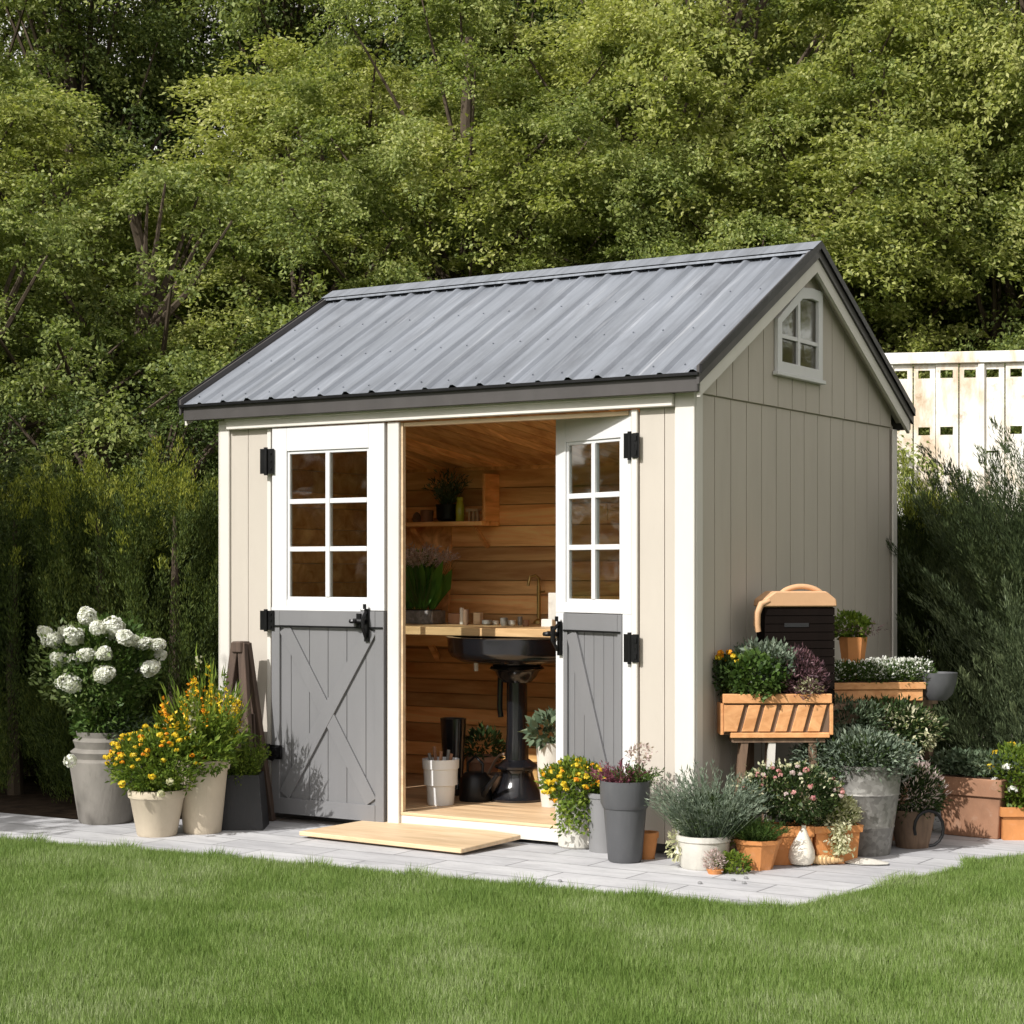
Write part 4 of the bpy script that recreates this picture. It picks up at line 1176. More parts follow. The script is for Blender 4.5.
# terracotta square pot with creamy trailing plant
p, s = foot(832, 864, 22)
hh = (864-826)*s
t = thing('terracotta_pot', tuple(p), 'square orange terracotta pot with creamy trailing foliage before the zinc bucket', 'plant')
rimpot([(30*s,0),(33*s,hh*.8),(36*s,hh*.82),(37*s,hh)], p, 'pot', M_terra, t, seg=4, rot=YAW+.25, smooth=False)
lv = Leaves(); lv.add(*bush((p.x,p.y,hh+.05), 31*s, 26*s, 18*s, 2300, .026, .010, .6, .35, 111))
g = np.random.default_rng(7); n = 500; tt_ = g.random(n)
P = np.stack([p.x+.10+g.normal(0,.025,n), p.y-.10+g.normal(0,.02,n)*1+.06*0, hh+.02-tt_*.14], 1); lv.add(P, g.normal(size=(n,3))+[0,-.4,-.7], g.normal(size=(n,3)), .024, .011)
lv.build('foliage', L_cream, t)
lv = Leaves(); lv.add(*bush((p.x-.02,p.y,hh+.05), 30*s, 26*s, 17*s, 1200, .026, .009, .6, .35, 112)); lv.build('foliage', L_fresh, t)
# zinc bucket with grey foliage
p, s = foot(871, 858, 32)
hh = (858-768)*s
t = thing('zinc_bucket', tuple(p), 'big dented galvanised zinc bucket with grey green foliage', 'plant')
b0, b1 = 25*s, 37*s
def br(f): return b0 + (b1-b0)*f
rimpot([(b0*.98,0),(b0,.008),(br(.3),hh*.3),(br(.3)+.004,hh*.31),(br(.33),hh*.33),(br(.7),hh*.66),(br(.7)+.006,hh*.675),(br(.72)+.001,hh*.70),(b1*.99,hh*.955),(b1*1.04,hh*.965),(b1*1.05,hh)], p, 'pot', M_galv, t, seg=48)
for sg in (-1, 1):
    e = p + Vector((RX, RY, 0))*sg*b1*1.03 + Vector((0,0,hh*.93))
    MB().tube([e + Vector((0,0,.03)), e + Vector((RX*sg*.02, RY*sg*.02, .01)), e + Vector((RX*sg*.022, RY*sg*.022, -.04)), e + Vector((-RX*sg*.006, -RY*sg*.006, -.06))], .006, 8).build('handle_lug', M_galv, t, smooth=True)
bc = Vector(at_depth(858, 755, depth_of(p)))
lv = Leaves(); lv.add(*bush(bc, 54*s, 42*s, 25*s, 5200, .030, .010, .5, .3, 121))
lv.add(*bush(bc + Vector((-.15,-.13,-.02)), .14, .10, .09, 1100, .03, .008, -.1, .4, 122))
lv.build('foliage', L_silver, t)
lv = Leaves(); lv.add(*bush(bc, 51*s, 40*s, 22*s, 2600, .028, .010, .4, .2, 123)); lv.build('foliage', L_dark, t)
q = G(855, 862)
tag(MB().lathe([(.10,0),(.12,.008),(.05,.022),(.001,.024)], (q.x+.05,q.y-.02,0), 9, .6, .3, .1).build('flat_stone', M_pale, None, smooth=True), 'flat pale stone on the paving at the foot of the zinc bucket', 'stone')

# tall brown pot behind with variegated shrub
p, s = foot(898, 846, 22)
p = p + Vector((VX, VY, 0)) * .15; s *= 1.015
hh = (846-748)*s
t = thing('shrub_pot', tuple(p), 'tall pinkish clay pot with a dark variegated shrub behind the zinc bucket', 'plant')
rimpot([(16*s,0),(23*s,hh*.5),(22*s,hh*.9),(19*s,hh*.93),(21*s,hh)], p, 'pot', M_terra2, t)
bc = Vector(at_depth(882, 728, depth_of(p)))
lv = Leaves(); lv.add(*bush(bc, 58*s, 40*s, 28*s, 4200, .032, .013, .3, .3, 131)); lv.build('foliage', L_dark, t)
lv = Leaves(); lv.add(*bush(bc + Vector((.12,-.02,-.01)), 34*s, 30*s, 24*s, 520, .034, .013, .1, .85, 132)); lv.build('foliage', L_cream, t)
bc2 = Vector(at_depth(845, 722, depth_of(p) - .1)); lv = Leaves(); lv.add(*bush(bc2, 38*s, 26*s, 24*s, 2400, .028, .008, .5, .3, 133)); lv.build('foliage', L_grey, t)

# heather pot with pink plumes
p, s = foot(917, 850, 22)
hh = (850-812)*s
t = thing('pink_heather_pot', tuple(p), 'low dark pot of pink feathery heather with a curled iron scroll beside it', 'plant')
rimpot([(16*s,0),(22*s,hh*.8),(24*s,hh)], p, 'pot', M_oldwood, t)
bc = Vector(at_depth(912, 795, depth_of(p)))
lv = Leaves(); lv.add(*bush(bc, 34*s, 28*s, 27*s, 3000, .028, .009, .3, .3, 141)); lv.build('foliage', L_dark, t)
lv = Leaves(); lv.add(*bush(bc + Vector((.0,-.03,.03)), 32*s, 26*s, 27*s, 900, .03, .007, .8, .7, 142)); lv.build('plume', L_palepink, t)
e = p + Vector((.12, -.10, 0))
MB().tube([e + Vector((RX*.07*math.cos(a), RY*.07*math.cos(a), .11 + .085*math.sin(a)))*1 for a in [k*math.pi/8 - math.pi/2 for k in range(14)]], .008, 8).build('iron_scroll', M_black, t, smooth=True)

# terracotta trough at the right
p, s = foot(984, 838, 22)
t = thing('terracotta_trough', tuple(p), 'long brownish terracotta trough of grey green rosettes by the dark conifers', 'plant')
Mt = Matrix.Translation(p) @ Matrix.Rotation(YAW - R(38), 4, 'Z')
hh = (838-779)*s; hw = 33*s
m = MB(Mt)
m.prism([(-hw*.86,-.10,0),(hw*.86,-.10,0),(hw,-.12,hh*.7),(-hw,-.12,hh*.7)], (0,0,0), (0,.22,0))
m.box(-hw-.012, hw+.012, -.135, .115, hh*.7005, hh)
m.build('pot', M_terra2, t, bevel=.004)
MB(Mt).box(-hw+.01, hw-.01, -.11, .09, hh+.0005, hh+.006).build('soil', M_soil, t)
lv = Leaves()
for k in range(5):
    q = Mt @ Vector((-hw*.85 + k*hw*.42, -.02, hh + .05)); lv.add(*bush(q, .09, .09, .065, 430, .034, .016, .4, .5, 150+k))
lv.build('foliage', L_grey, t)
# last pot at the right edge with yellow flowers
p, s = foot(1022, 841, 22)
t = thing('flowering_pot', tuple(p), 'square terracotta pot with yellow flowers and bright leaves at the far right', 'plant')
hh = (841-808)*s
rimpot([(24*s,0),(25*s,hh*.7),(29*s,hh*.72),(29*s,hh)], p, 'pot', M_terra, t, seg=4, rot=YAW+math.pi/4*0, smooth=False)
bc = Vector(at_depth(1018, 778, depth_of(p)))
lv = Leaves(); lv.add(*bush(bc, 30*s, 28*s, 34*s, 2600, .032, .016, .5, .35, 161)); lv.build('foliage', L_fresh, t)
for i in range(14):
    d = nrm(g.normal(size=3)); q = np.array(bc) + d*np.array([28*s,28*s,38*s])
    head(q, .022, 26, .024, .016, L_yellow if i % 3 else L_white, 'flower_head', t, i+400, (0,0,1), .6)

# ---- crate and stand along the gable wall
dC = 8.70
pl = at_depth(724, 735, dC)
ang = R(34)
u = Vector((math.cos(ang), math.sin(ang), 0)); w_ = Vector((-math.sin(ang), math.cos(ang), 0))
zb, zt = pl.z, at_depth(724, 694, dC).z
Lc, Dc = .50, .125
Mc = Matrix(((u.x, w_.x, 0, pl.x), (u.y, w_.y, 0, pl.y), (0, 0, 1, 0), (0, 0, 0, 1)))
t = thing('slatted_crate', (pl.x + .2, pl.y + .2, zb), 'bright orange cedar planter crate with slanting slats beside the gable wall', 'crate')
hC = zt - zb
m = MB(Mc)
m.box(0, Lc, .0, .016, zb + .012, zt - .045)           # recessed dark gap handled by slats in front
m.build('front_board', M_oldwood, t)
# slanted slats in front
n = 6
for i in range(n):
    x0 = .004 + i * (Lc - .03) / n; x1 = x0 + (Lc - .03) / n - .022
    sh_ = .034
    a0 = x0 if i else 0.0
    MB(Mc).prism([(a0, -.012, zb + .016), (min(x1 + (0 if i else 0), Lc), -.012, zb + .016), (min(x1 + sh_, Lc - .002), -.012, zt - .052), ((x0 + sh_) if i else 0.0, -.012, zt - .052)], (0,0,0), (0, .0118, 0)).build('slat', M_orange, t, bevel=.002)
MB(Mc).box(-.006, Lc + .01, -.020, .018, zt - .044, zt).build('rail', M_orange, t, bevel=.003)
MB(Mc).box(.03, Lc, -.016, .018, zb - .014, zb + .011).build('rail', M_orange, t, bevel=.003)
MB(Mc).box(Lc + .0005, Lc + .017, -.012, Dc, zb, zt - .045).build('end_board', M_orange, t, bevel=.002)
MB(Mc).box(0 - .016, -.0005, -.0, Dc, zb, zt - .045).build('end_board', M_orange, t, bevel=.002)
MB(Mc).box(0, Lc, Dc - .014, Dc, zb, zt - .01).build('back_board', M_orange, t)
MB(Mc).box(0, Lc, .017, Dc - .0145, zb, zb + .012).build('bottom_board', M_oldwood, t)
MB(Mc).box(.002, Lc - .002, .0175, Dc - .015, zb + .0125, zt - .03).build('soil', M_soil, t)
def wpt(x, y, z): return Mc @ Vector((x, y, z))
# plants growing in the crate
sC = dC / F
q = wpt(.15, Dc/2, zt + .07)
tp = thing('parsley_plant', tuple(wpt(.15, Dc/2, zt-.03)), 'bushy bright green parsley in the orange crate', 'plant')
lv = Leaves(); lv.add(*bush(q, .16, .12, .12, 2300, .030, .020, .5, .35, 171)); lv.build('foliage', L_mid, tp)
q = wpt(.03, Dc/2, zt + .09)
tp = thing('marigold_plant', tuple(wpt(.03, Dc/2, zt-.03)), 'small plant with one golden flower cluster at the left end of the crate', 'plant')
lv = Leaves(); lv.add(*bush(q, .07, .07, .10, 600, .025, .012, .5, .3, 172)); lv.build('foliage', L_dark, tp)
for i in range(9):
    gq = random.Random(i); head(q + Vector((gq.uniform(-.05,.05), -.03+gq.uniform(-.03,.03), .09+gq.uniform(-.03,.025))), .014, 22, .018, .012, L_gold if i % 2 else L_yellow, 'flower_head', tp, i+500)
q = wpt(.36, Dc/2, zt + .08)
tp = thing('heather_plant', tuple(wpt(.36, Dc/2, zt-.03)), 'dusky purple heather at the right end of the orange crate', 'plant')
lv = Leaves(); lv.add(*bush(q, .14, .11, .12, 2400, .024, .007, .7, .3, 173)); lv.build('foliage', L_purple, tp)
lv = Leaves(); lv.add(*bush(wpt(.40, .02, zt+.02), .06, .05, .05, 300, .022, .010, .5, .3, 174)); lv.build('bloom', L_cream, tp)
q = wpt(.20, Dc/2+.03, zt + .15)
tp = thing('sage_plant', tuple(wpt(.20, Dc/2+.03, zt-.03)), 'silvery sage behind the parsley in the crate', 'plant')
lv = Leaves(); lv.add(*bush(q, .17, .08, .09, 1300, .028, .014, .6, .3, 175)); lv.build('foliage', L_silver, tp)
# trestle under the crate
ts = thing('trestle_table', (pl.x + .2, pl.y + .2, 0), 'low trestle with pale and dark legs carrying the orange crate', 'table')
MB(Mc).box(.04, Lc - .02, .0, Dc - .01, zb - .036, zb - .0145).build('top', M_oldwood, ts)
for i, (x0, x1, mt) in enumerate(((.23, .20, M_trim), (.10, .04, M_oldwood), (.42, .46, M_oldwood))):
    MB(Mc).bar((x0, .02, zb - .037), (x1, .01, .0), .034, .028, (0,1,0)).build('leg', mt, ts)
    MB(Mc).bar((x0, Dc - .03, zb - .037), (x1, Dc - .03, .0), .03, .028, (0,1,0)).build('leg', M_oldwood, ts)
MB(Mc).box(.08, .46, .06, .08, zb*.45, zb*.45+.05).build('brace', M_oldwood, ts)
# small dark bottle under
q = at_depth(794, 770, dC + .1); 
tag(MB().lathe([(.03,0),(.032,.02),(.032,.30),(.012,.36),(.014,.39),(.001,.39)], (q.x,q.y,0), 18).build('bottle', paint('dark_glass', (.02,.03,.035), .15, .1, (.1,.1,.1), .2, bmp=0), None, smooth=True), 'dark glass bottle standing under the crate behind the pink flowers', 'bottle')

# long plant stand
zS = at_depth(830, 703, 9.2).z
angS = R(70); uS = Vector((math.cos(angS), math.sin(angS), 0)); wS = Vector((-math.sin(angS), math.cos(angS), 0))
oS = Vector((.215, .36, 0))
MS = Matrix(((uS.x, wS.x, 0, oS.x), (uS.y, wS.y, 0, oS.y), (0,0,1,0), (0,0,0,1)))
LS, DS = 1.25, .20
tS = thing('plant_stand', tuple(MS @ Vector((LS/2, DS/2, 0))), 'dark wooden plant stand along the gable wall under the black box', 'stand')
MB(MS).box(0, LS, 0, DS, zS - .03, zS).build('top', M_oldwood, tS, bevel=.003)
MB(MS).box(.03, LS-.03, .012, .032, zS - .10, zS - .031).build('rail', M_oldwood, tS)
for x in (.03, LS*.55, LS - .06):
    for y in (.012, DS - .045):
        MB(MS).box(x, x+.035, y, y+.03, 0, zS - (.101 if y < .05 else .031)).build('leg', M_oldwood, tS)
def SP(x, y, z): return MS @ Vector((x, y, z))
# black box with terracotta lid and arched handle
dB = 8.93
pB = at_depth(766, 0, dB)
cB = at_depth(800, 0, dB)
Mb = Matrix.Translation((cB.x, cB.y, zS)) @ Matrix.Rotation(R(42), 4, 'Z')
sB = dB / F
topz = H - (607-570)*sB - zS
hwB = 35.5*sB/.98
t = thing('lidded_box', (cB.x, cB.y, zS), 'black slatted box with a terracotta lid and arched handle on the plant stand', 'box')
m = MB(Mb)
dpB = .15
m.box(-hwB+.004, hwB-.004, .006, dpB, .001, topz)
nn_ = 12
for i in range(nn_):
    z0 = .004 + i*(topz-.004)/nn_; m.box(-hwB, hwB, 0, .0055, z0, z0 + (topz-.004)/nn_ - .004)
m.build('body', paint('black_slats', (.009,.006,.005), .85, .3, (.03,.02,.018), .3, spec=.08), t)
l0 = topz + .001; l1 = H - (597-570)*sB - zS
m = MB(Mb)
m.prism([(-hwB-.012, -.012, l0), (hwB+.01, -.012, l0), (hwB+.006, -.012, l0+.035), (hwB-.045, -.012, l1+.028), (-hwB+.05, -.012, l1+.028), (-hwB-.006, -.012, l0+.035)], (0,0,0), (0, dpB+.02, 0))
M_lid = paint('peach_terracotta', (.60,.36,.20), .6, .08, (.6,.45,.33), .3, stretch=(1,1,1), bmp=.3)
m.build('lid', M_lid, t, bevel=.006)
m = MB(Mb)
zh = H - (584-570)*sB - zS
pts = [Vector((-.075 + .20*k/12, -.005+.06, l1 + .018 + (zh - l1 - .018 - .012)*math.sin(math.pi*k/12)**.7)) for k in range(13)]
m.tube(pts, .0135, 10); m.build('handle', M_lid, t, smooth=True)
m = MB(Mb)
m.tube([Vector((-hwB+.02, -.004, l0+.03)), Vector((-hwB-.02, -.004, l0+.015)), Vector((-hwB-.040, -.004, l0-.03)), Vector((-hwB-.042, -.004, l0-.085)), Vector((-hwB-.036, -.004, l0-.12))], [.012,.016,.017,.016,.014], 10)
m.build('side_handle', M_lid, t, smooth=True)
MB(Mb).box(-hwB*.45, hwB*.25, -.003, -.0005, topz*.80, topz*.84).build('latch_plate', M_blackpot, t)
# trough of white flowers
dT = 9.28
pT = at_depth(829, 0, dT)
t = thing('flower_trough', (pT.x+.1, pT.y+.2, zS), 'low wooden trough full of white alyssum on the plant stand', 'plant')
Mtr = Matrix.Translation((pT.x, pT.y, zS)) @ Matrix.Rotation(R(40), 4, 'Z')
sT = dT/F; LT = 92*sT/.94; hT = (702-683)*sT
MB(Mtr).box(0, LT, 0, .15, .001, hT*.62).build('box', M_orange, t, bevel=.003)
MB(Mtr).box(-.012, LT+.012, -.012, .162, hT*.62+.0005, hT).build('rim', M_orange, t, bevel=.003)
MB(Mtr).box(0, LT, 0, .15, hT+.0005, hT+.008).build('soil', M_soil, t)
lv = Leaves(); lw_ = Leaves()
for k in range(7):
    q = Mtr @ Vector((.02 + k*LT/6.3, .06, hT + .035)); lv.add(*bush(q, .085, .08, .065, 750, .024, .006, .9, .3, 180+k))
    if k != 2: lw_.add(*bush(q + Vector((0,-.01,.03)), .08, .075, .055, 330 if k > 2 else 150, .013, .010, .9, .7, 190+k))
lv.build('foliage', L_mid, t); tag(lw_.build('bloom', L_white, t), kind='stuff')
# second small bronze bowl at right end
q = Mtr @ Vector((LT + .09, .05, 0))
t = thing('grey_bowl', (q.x, q.y, zS), 'dull grey bowl at the right end of the plant stand', 'bowl')
MB().lathe([(.05,0),(.08,.03),(.10,.09),(.105,.14),(.09,.14),(.08,.09),(.01,.03)], (q.x,q.y,zS+.001), 24).build('bowl', M_charpot, t, smooth=True)
# folded terracotta pot with green plant
q = at_depth(853, 0, 9.52); s = 9.52/F
zp = H - (637-570)*s
t = thing('herb_pot', (q.x, q.y, zS), 'slim flared orange pot of bright green leaves behind the white alyssum', 'plant')
rimpot([(.045,0),(.05,.1),(.062,(zp-zS)*.7),(.075,(zp-zS))], Vector((q.x,q.y,zS+.0005)), 'pot', M_terra, t, seg=6, smooth=False)
lv = Leaves(); lv.add(*bush((q.x-.01,q.y,zp+.05), .095,.08,.075, 620, .03, .018, .5, .3, 201)); lv.build('foliage', L_fresh, t)
lv = Leaves(); a_, b_, tp_, _ = stems((q.x+.03,q.y,zp), .04, .10, .17, 40, 12, .02, .004, 202, .6, .6, .6); lv.add(*a_); lv.build('foliage', L_purple, t)

# fallen leaves / pebbles on the paving
for i, (a, b) in enumerate(((733,881),(744,884),(746,879),(700,884),(560,882))):
    q = G(a, b); tag(MB().lathe([(.004,0),(.012,.003),(.009,.010),(.001,.012)], q, 7, .7, i).build('pebble', M_midgrey, None), 'tiny grey pebble lying on the open paving', 'pebble', 'pebbles scattered on the paving')
# ================================================================ GROUND
front = [G(x, y) for x, y in ((-260, 815), (0, 838), (190, 853), (400, 873), (620, 893), (785, 908), (880, 886), (966, 866.5), (968, 860), (1100, 846), (1200, 838))]
poly = [(p.x, p.y) for p in front]
patio_poly = poly + [(poly[-1][0] + .2, 3.1), (.3, 3.1), (.3, 2.5), (-2.8, 2.5), (-2.95, -.24), (-3.35, -.56), (-9.0, -.78), (-9.2, poly[0][1])]
t = MB().prism([(x, y, -.06) for x, y in patio_poly], (0,0,0), (0,0,.06)).build('patio', M_pave, None)
tag(t, kind='structure')
t = MB().box(-250, 250, -250, 250, -.9, -.045).build('ground', M_lawnbase, None); tag(t, kind='structure')
m = MB(); m.prism([(-14, -1.0, -.04), (-3.3, -.7, -.04), (-2.96, -.3, -.04), (-2.9, 2.6, -.04), (.4, 3.12, -.04), (8, 3.12, -.04), (12, 30, -.04), (-30, 30, -.04)], (0,0,0), (0,0,.012))
tag(m.build('planting_bed', M_soil, None), kind='structure')

# lawn: real blades
def inside(P, poly):
    x, y = P[:,0], P[:,1]; c = np.zeros(len(P), bool); n = len(poly)
    for i in range(n):
        x1, y1 = poly[i]; x2, y2 = poly[(i+1) % n]
        k = ((y1 > y) != (y2 > y)) & (x < (x2-x1)*(y-y1)/((y2-y1) or 1e-9) + x1); c ^= k
    return c
g = np.random.default_rng(2)
def blades(n, x0, x1, y0, y1, cond, hmin, hmax, w):
    P = np.stack([g.uniform(x0, x1, n), g.uniform(y0, y1, n), np.full(n, -.045)], 1)
    P = P[cond(P)]
    P = P[~inside(P, patio_poly)]
    n = len(P)
    q = np.sin(P[:,0]*2.1 + 1.3*np.sin(P[:,1]*1.7)) * np.sin(P[:,1]*2.6 + P[:,0]*.8)
    q2 = np.sin(P[:,0]*6.3 + 2*np.sin(P[:,1]*4.7)) * np.sin(P[:,1]*7.6 - P[:,0]*3.)
    hgt = g.uniform(hmin, hmax, n) * (1 + .10*q + .06*q2)
    lean = np.stack([g.normal(0,.33,n) + .18*q, g.normal(0,.33,n) + .16*q2, np.ones(n)], 1)
    lv = Leaves(); lv.add(P, lean, g.normal(size=(n,3)), hgt, w*g.uniform(.7,1.3,n), .3, .06)
    return lv
def near(P):   # generous view wedge on the lawn
    dx, dy = P[:,0]-CX, P[:,1]-CY
    d = dx*VX+dy*VY; l = dx*RX+dy*RY
    return (d > 4.2) & (d < 11.5) & (np.abs(l) < .40*d + .3)
lv = blades(1900000, -4.6, 5.2, -4.9, 2.2, lambda P: near(P) & ~((P[:,0] < .7) & (P[:,1] > -.6)), .055, .074, .0040)
def grassmat():
    m, nt, b = new_mat('grass_blades')
    geo = N(nt, 'ShaderNodeNewGeometry')
    n1 = noise(nt, coords(nt, (1,1,.0)), 1.6, 4, .6)
    n2 = noise(nt, coords(nt, (1,1,.0)), 9, 3)
    f = mathn(nt, 'ADD', mathn(nt, 'MULTIPLY', geo.outputs['Random Per Island'], .42), mathn(nt, 'ADD', mathn(nt, 'MULTIPLY', n1, .9), mathn(nt, 'MULTIPLY', n2, .12)))
    col = ramp(nt, f, [(.32, (.080,.148,.027)), (.60, (.148,.238,.046)), (.82, (.225,.315,.085)), (1., (.36,.42,.22))])  # palest stop paints whitish sheen patches into the blade colour
    nt.links.new(col, b.inputs['Base Color']); b.inputs['Roughness'].default_value = .55; b.inputs['Specular IOR Level'].default_value = .3
    tr = N(nt, 'ShaderNodeBsdfTranslucent'); nt.links.new(col, tr.inputs['Color'])
    mx = N(nt, 'ShaderNodeMixShader'); mx.inputs[0].default_value = .3
    nt.links.new(b.outputs[0], mx.inputs[1]); nt.links.new(tr.outputs[0], mx.inputs[2]); nt.links.new(mx.outputs[0], nt.nodes['Material Output'].inputs['Surface'])
    return m
M_grass = grassmat()
# ragged fringe leaning over the paving edge
ed = np.array([(p.x, p.y) for p in front[:9]]); nE = 15000
k_ = g.integers(0, len(ed)-1, nE); t_ = g.random(nE)[:,None]
E = ed[k_]*(1-t_) + ed[k_+1]*t_
clump = np.clip(np.sin(E[:,0]*17) * np.sin(E[:,0]*5.3 + E[:,1]*9) + g.normal(0, .3, nE), 0, 1)
E = E + g.normal(0, .012, (nE,2)) + np.array([VX, VY]) * (-.022 + .020*clump[:,None])
lv.add(np.column_stack([E, np.full(nE, -.03)]), np.column_stack([g.normal(0,.5,nE), g.normal(.25,.45,nE), np.ones(nE)]), g.normal(size=(nE,3)), (.045 + .035*clump)*g.uniform(.7,1.2,nE), .004, .3, .06)
tag(lv.build('grass', M_grass, None), 'short mown green lawn in front of the pale paving', 'grass', None, 'stuff')
lv = blades(300000, -14, 12, -8, 4, lambda P: ~near(P) & ((P[:,1] < -.8) | (P[:,0] > 1.5)), .06, .09, .009)
tag(lv.build('grass', M_grass, None), 'coarser lawn further out around the patio', 'grass', None, 'stuff')

# ================================================================ TREES
def spray_leaves(lv, g, c, o, Rr, n, L, W, thick=.10, droop=.30, tilt=.35):
    """one limb end: a fan of leafy twigs reaching outward and drooping at the tips"""
    o = nrm(np.array(o, float)); up = np.array([0,0,1.])
    nn = nrm(up + o * tilt + g.normal(0, .28, 3))
    e1 = nrm(o - nn * (o @ nn)); e2 = np.cross(nn, e1)
    k = max(6, int(17 * Rr)); per = max(8, n // k)
    a = g.normal(0, 1.15, k); ln = Rr * g.uniform(.45, 1.3, k) * (.62 + .45*np.cos(a * .8))
    d = np.cos(a)[:,None]*e1 + np.sin(a)[:,None]*e2 + g.normal(0, .16, (k,1))*nn + g.normal(0,.08,(k,3))
    b = np.array(c) - e1*Rr*.35 + g.normal(0, .14*Rr, (k,3)) + nn*(g.normal(0, .16, (k,1))*Rr)
    t = g.random((k, per))**.75
    P = b[:,None] + d[:,None]*(t*ln[:,None])[...,None]
    P[...,2] -= droop*ln[:,None]*t*t
    wd = (.20 - .13*t)*ln[:,None]*.75 + .012
    P += g.normal(0, 1, (k,per,3))*wd[...,None]*np.array([1,1,.55])
    P = P.reshape(-1,3); m = len(P)
    D = np.repeat(d, per, 0)*.8 + g.normal(0,.6,(m,3)) - up*.25
    Nn = nn*.8 + g.normal(0,.6,(m,3))
    lv.add(P, D, Nn, L*g.uniform(.55,1.3,m), W*g.uniform(.7,1.2,m))
def tree_data(seed, hgt, rad, nspray, nleaf, mat, L=.050, W=.030, base=.12, shape='round', sr=(.45,.85)):
    g = np.random.default_rng(seed)
    lv = Leaves(); m = MB()
    tr = [Vector((0,0,-.1))]; x = y = 0
    for k in range(1, 9):
        x += g.normal(0,.10); y += g.normal(0,.10); tr.append(Vector((x, y, hgt*.92*k/8)))
    m.tube(tr, [rad*.055*(1 - .85*k/8) + .02 for k in range(9)], 9)
    for i in range(nspray):
        zf = base + (1-base)*g.random()**.85
        # profile of the crown
        if shape == 'round': pr = math.sin(min(1, max(.02, (zf - base)/(1-base)*.93 + .07))*math.pi)**.55
        elif shape == 'cone': pr = (1.03 - zf)**.75
        else: pr = min(1, (1.04 - zf)*2.2)**.6
        a = g.uniform(0, 2*np.pi); q = g.random()**.45
        rr = rad*pr*q*(1 + .18*math.sin(3*a + seed) + .10*math.sin(5*a + zf*9))
        c = np.array([math.cos(a)*rr, math.sin(a)*rr, hgt*zf])
        o = np.array([math.cos(a), math.sin(a), .25])
        s_ = g.uniform(*sr)*(.75 + .4*(1-zf))
        spray_leaves(lv, g, c, o, s_, int(nleaf*(s_/.65)**2), L, W)
        if i % 2 == 0:
            k = max(1, min(7, int(zf*8*.85))); b0 = tr[k]
            cc = Vector(c); mid = b0.lerp(cc, .5) + Vector((0,0,-.1*rr))
            m.tube([b0, mid, cc], [.03 + rad*.006, .022, .008], 5)
    return m, lv
def proto(seed, hgt, rad, nspray, nleaf, mat, **k):
    m, lv = tree_data(seed, hgt, rad, nspray, nleaf, mat, **k)
    me = bpy.data.meshes.new('trunk'); me.from_pydata(m.v, [], m.f); me.materials.append(L_bark)
    return me, lv.mesh('crown', mat)
def plant_tree(pr, x, y, rz, s, sz, name, label, group, z=0):
    e = bpy.data.objects.new(name, None); COL.objects.link(e); e.location = (x, y, z); e.rotation_euler = (0, 0, rz); e.scale = (s, s, sz)
    tag(e, label, 'tree', group)
    for nm, me in (('trunk', pr[0]), ('crown', pr[1])):
        o = bpy.data.objects.new(nm, me); COL.objects.link(o); o.parent = e
    return e
T1 = proto(1, 8.2, 2.7, 104, 1850, L_tree1, sr=(.5,1.0))
T2 = proto(2, 9.2, 2.9, 108, 1850, L_tree2, sr=(.5,1.0))
T3 = proto(3, 7.6, 2.6, 104, 1850, L_tree1, base=.05, sr=(.5,1.0))
T4 = proto(4, 9.5, 2.6, 170, 750, L_tree3, shape='cone', base=.06)
T5 = proto(5, 4.2, 2.0, 110, 1500, L_tree2, base=.02, sr=(.35,.65), L=.040, W=.024)
PR = {'A': T1, 'B': T2, 'C': T3, 'D': T4, 'E': T5}
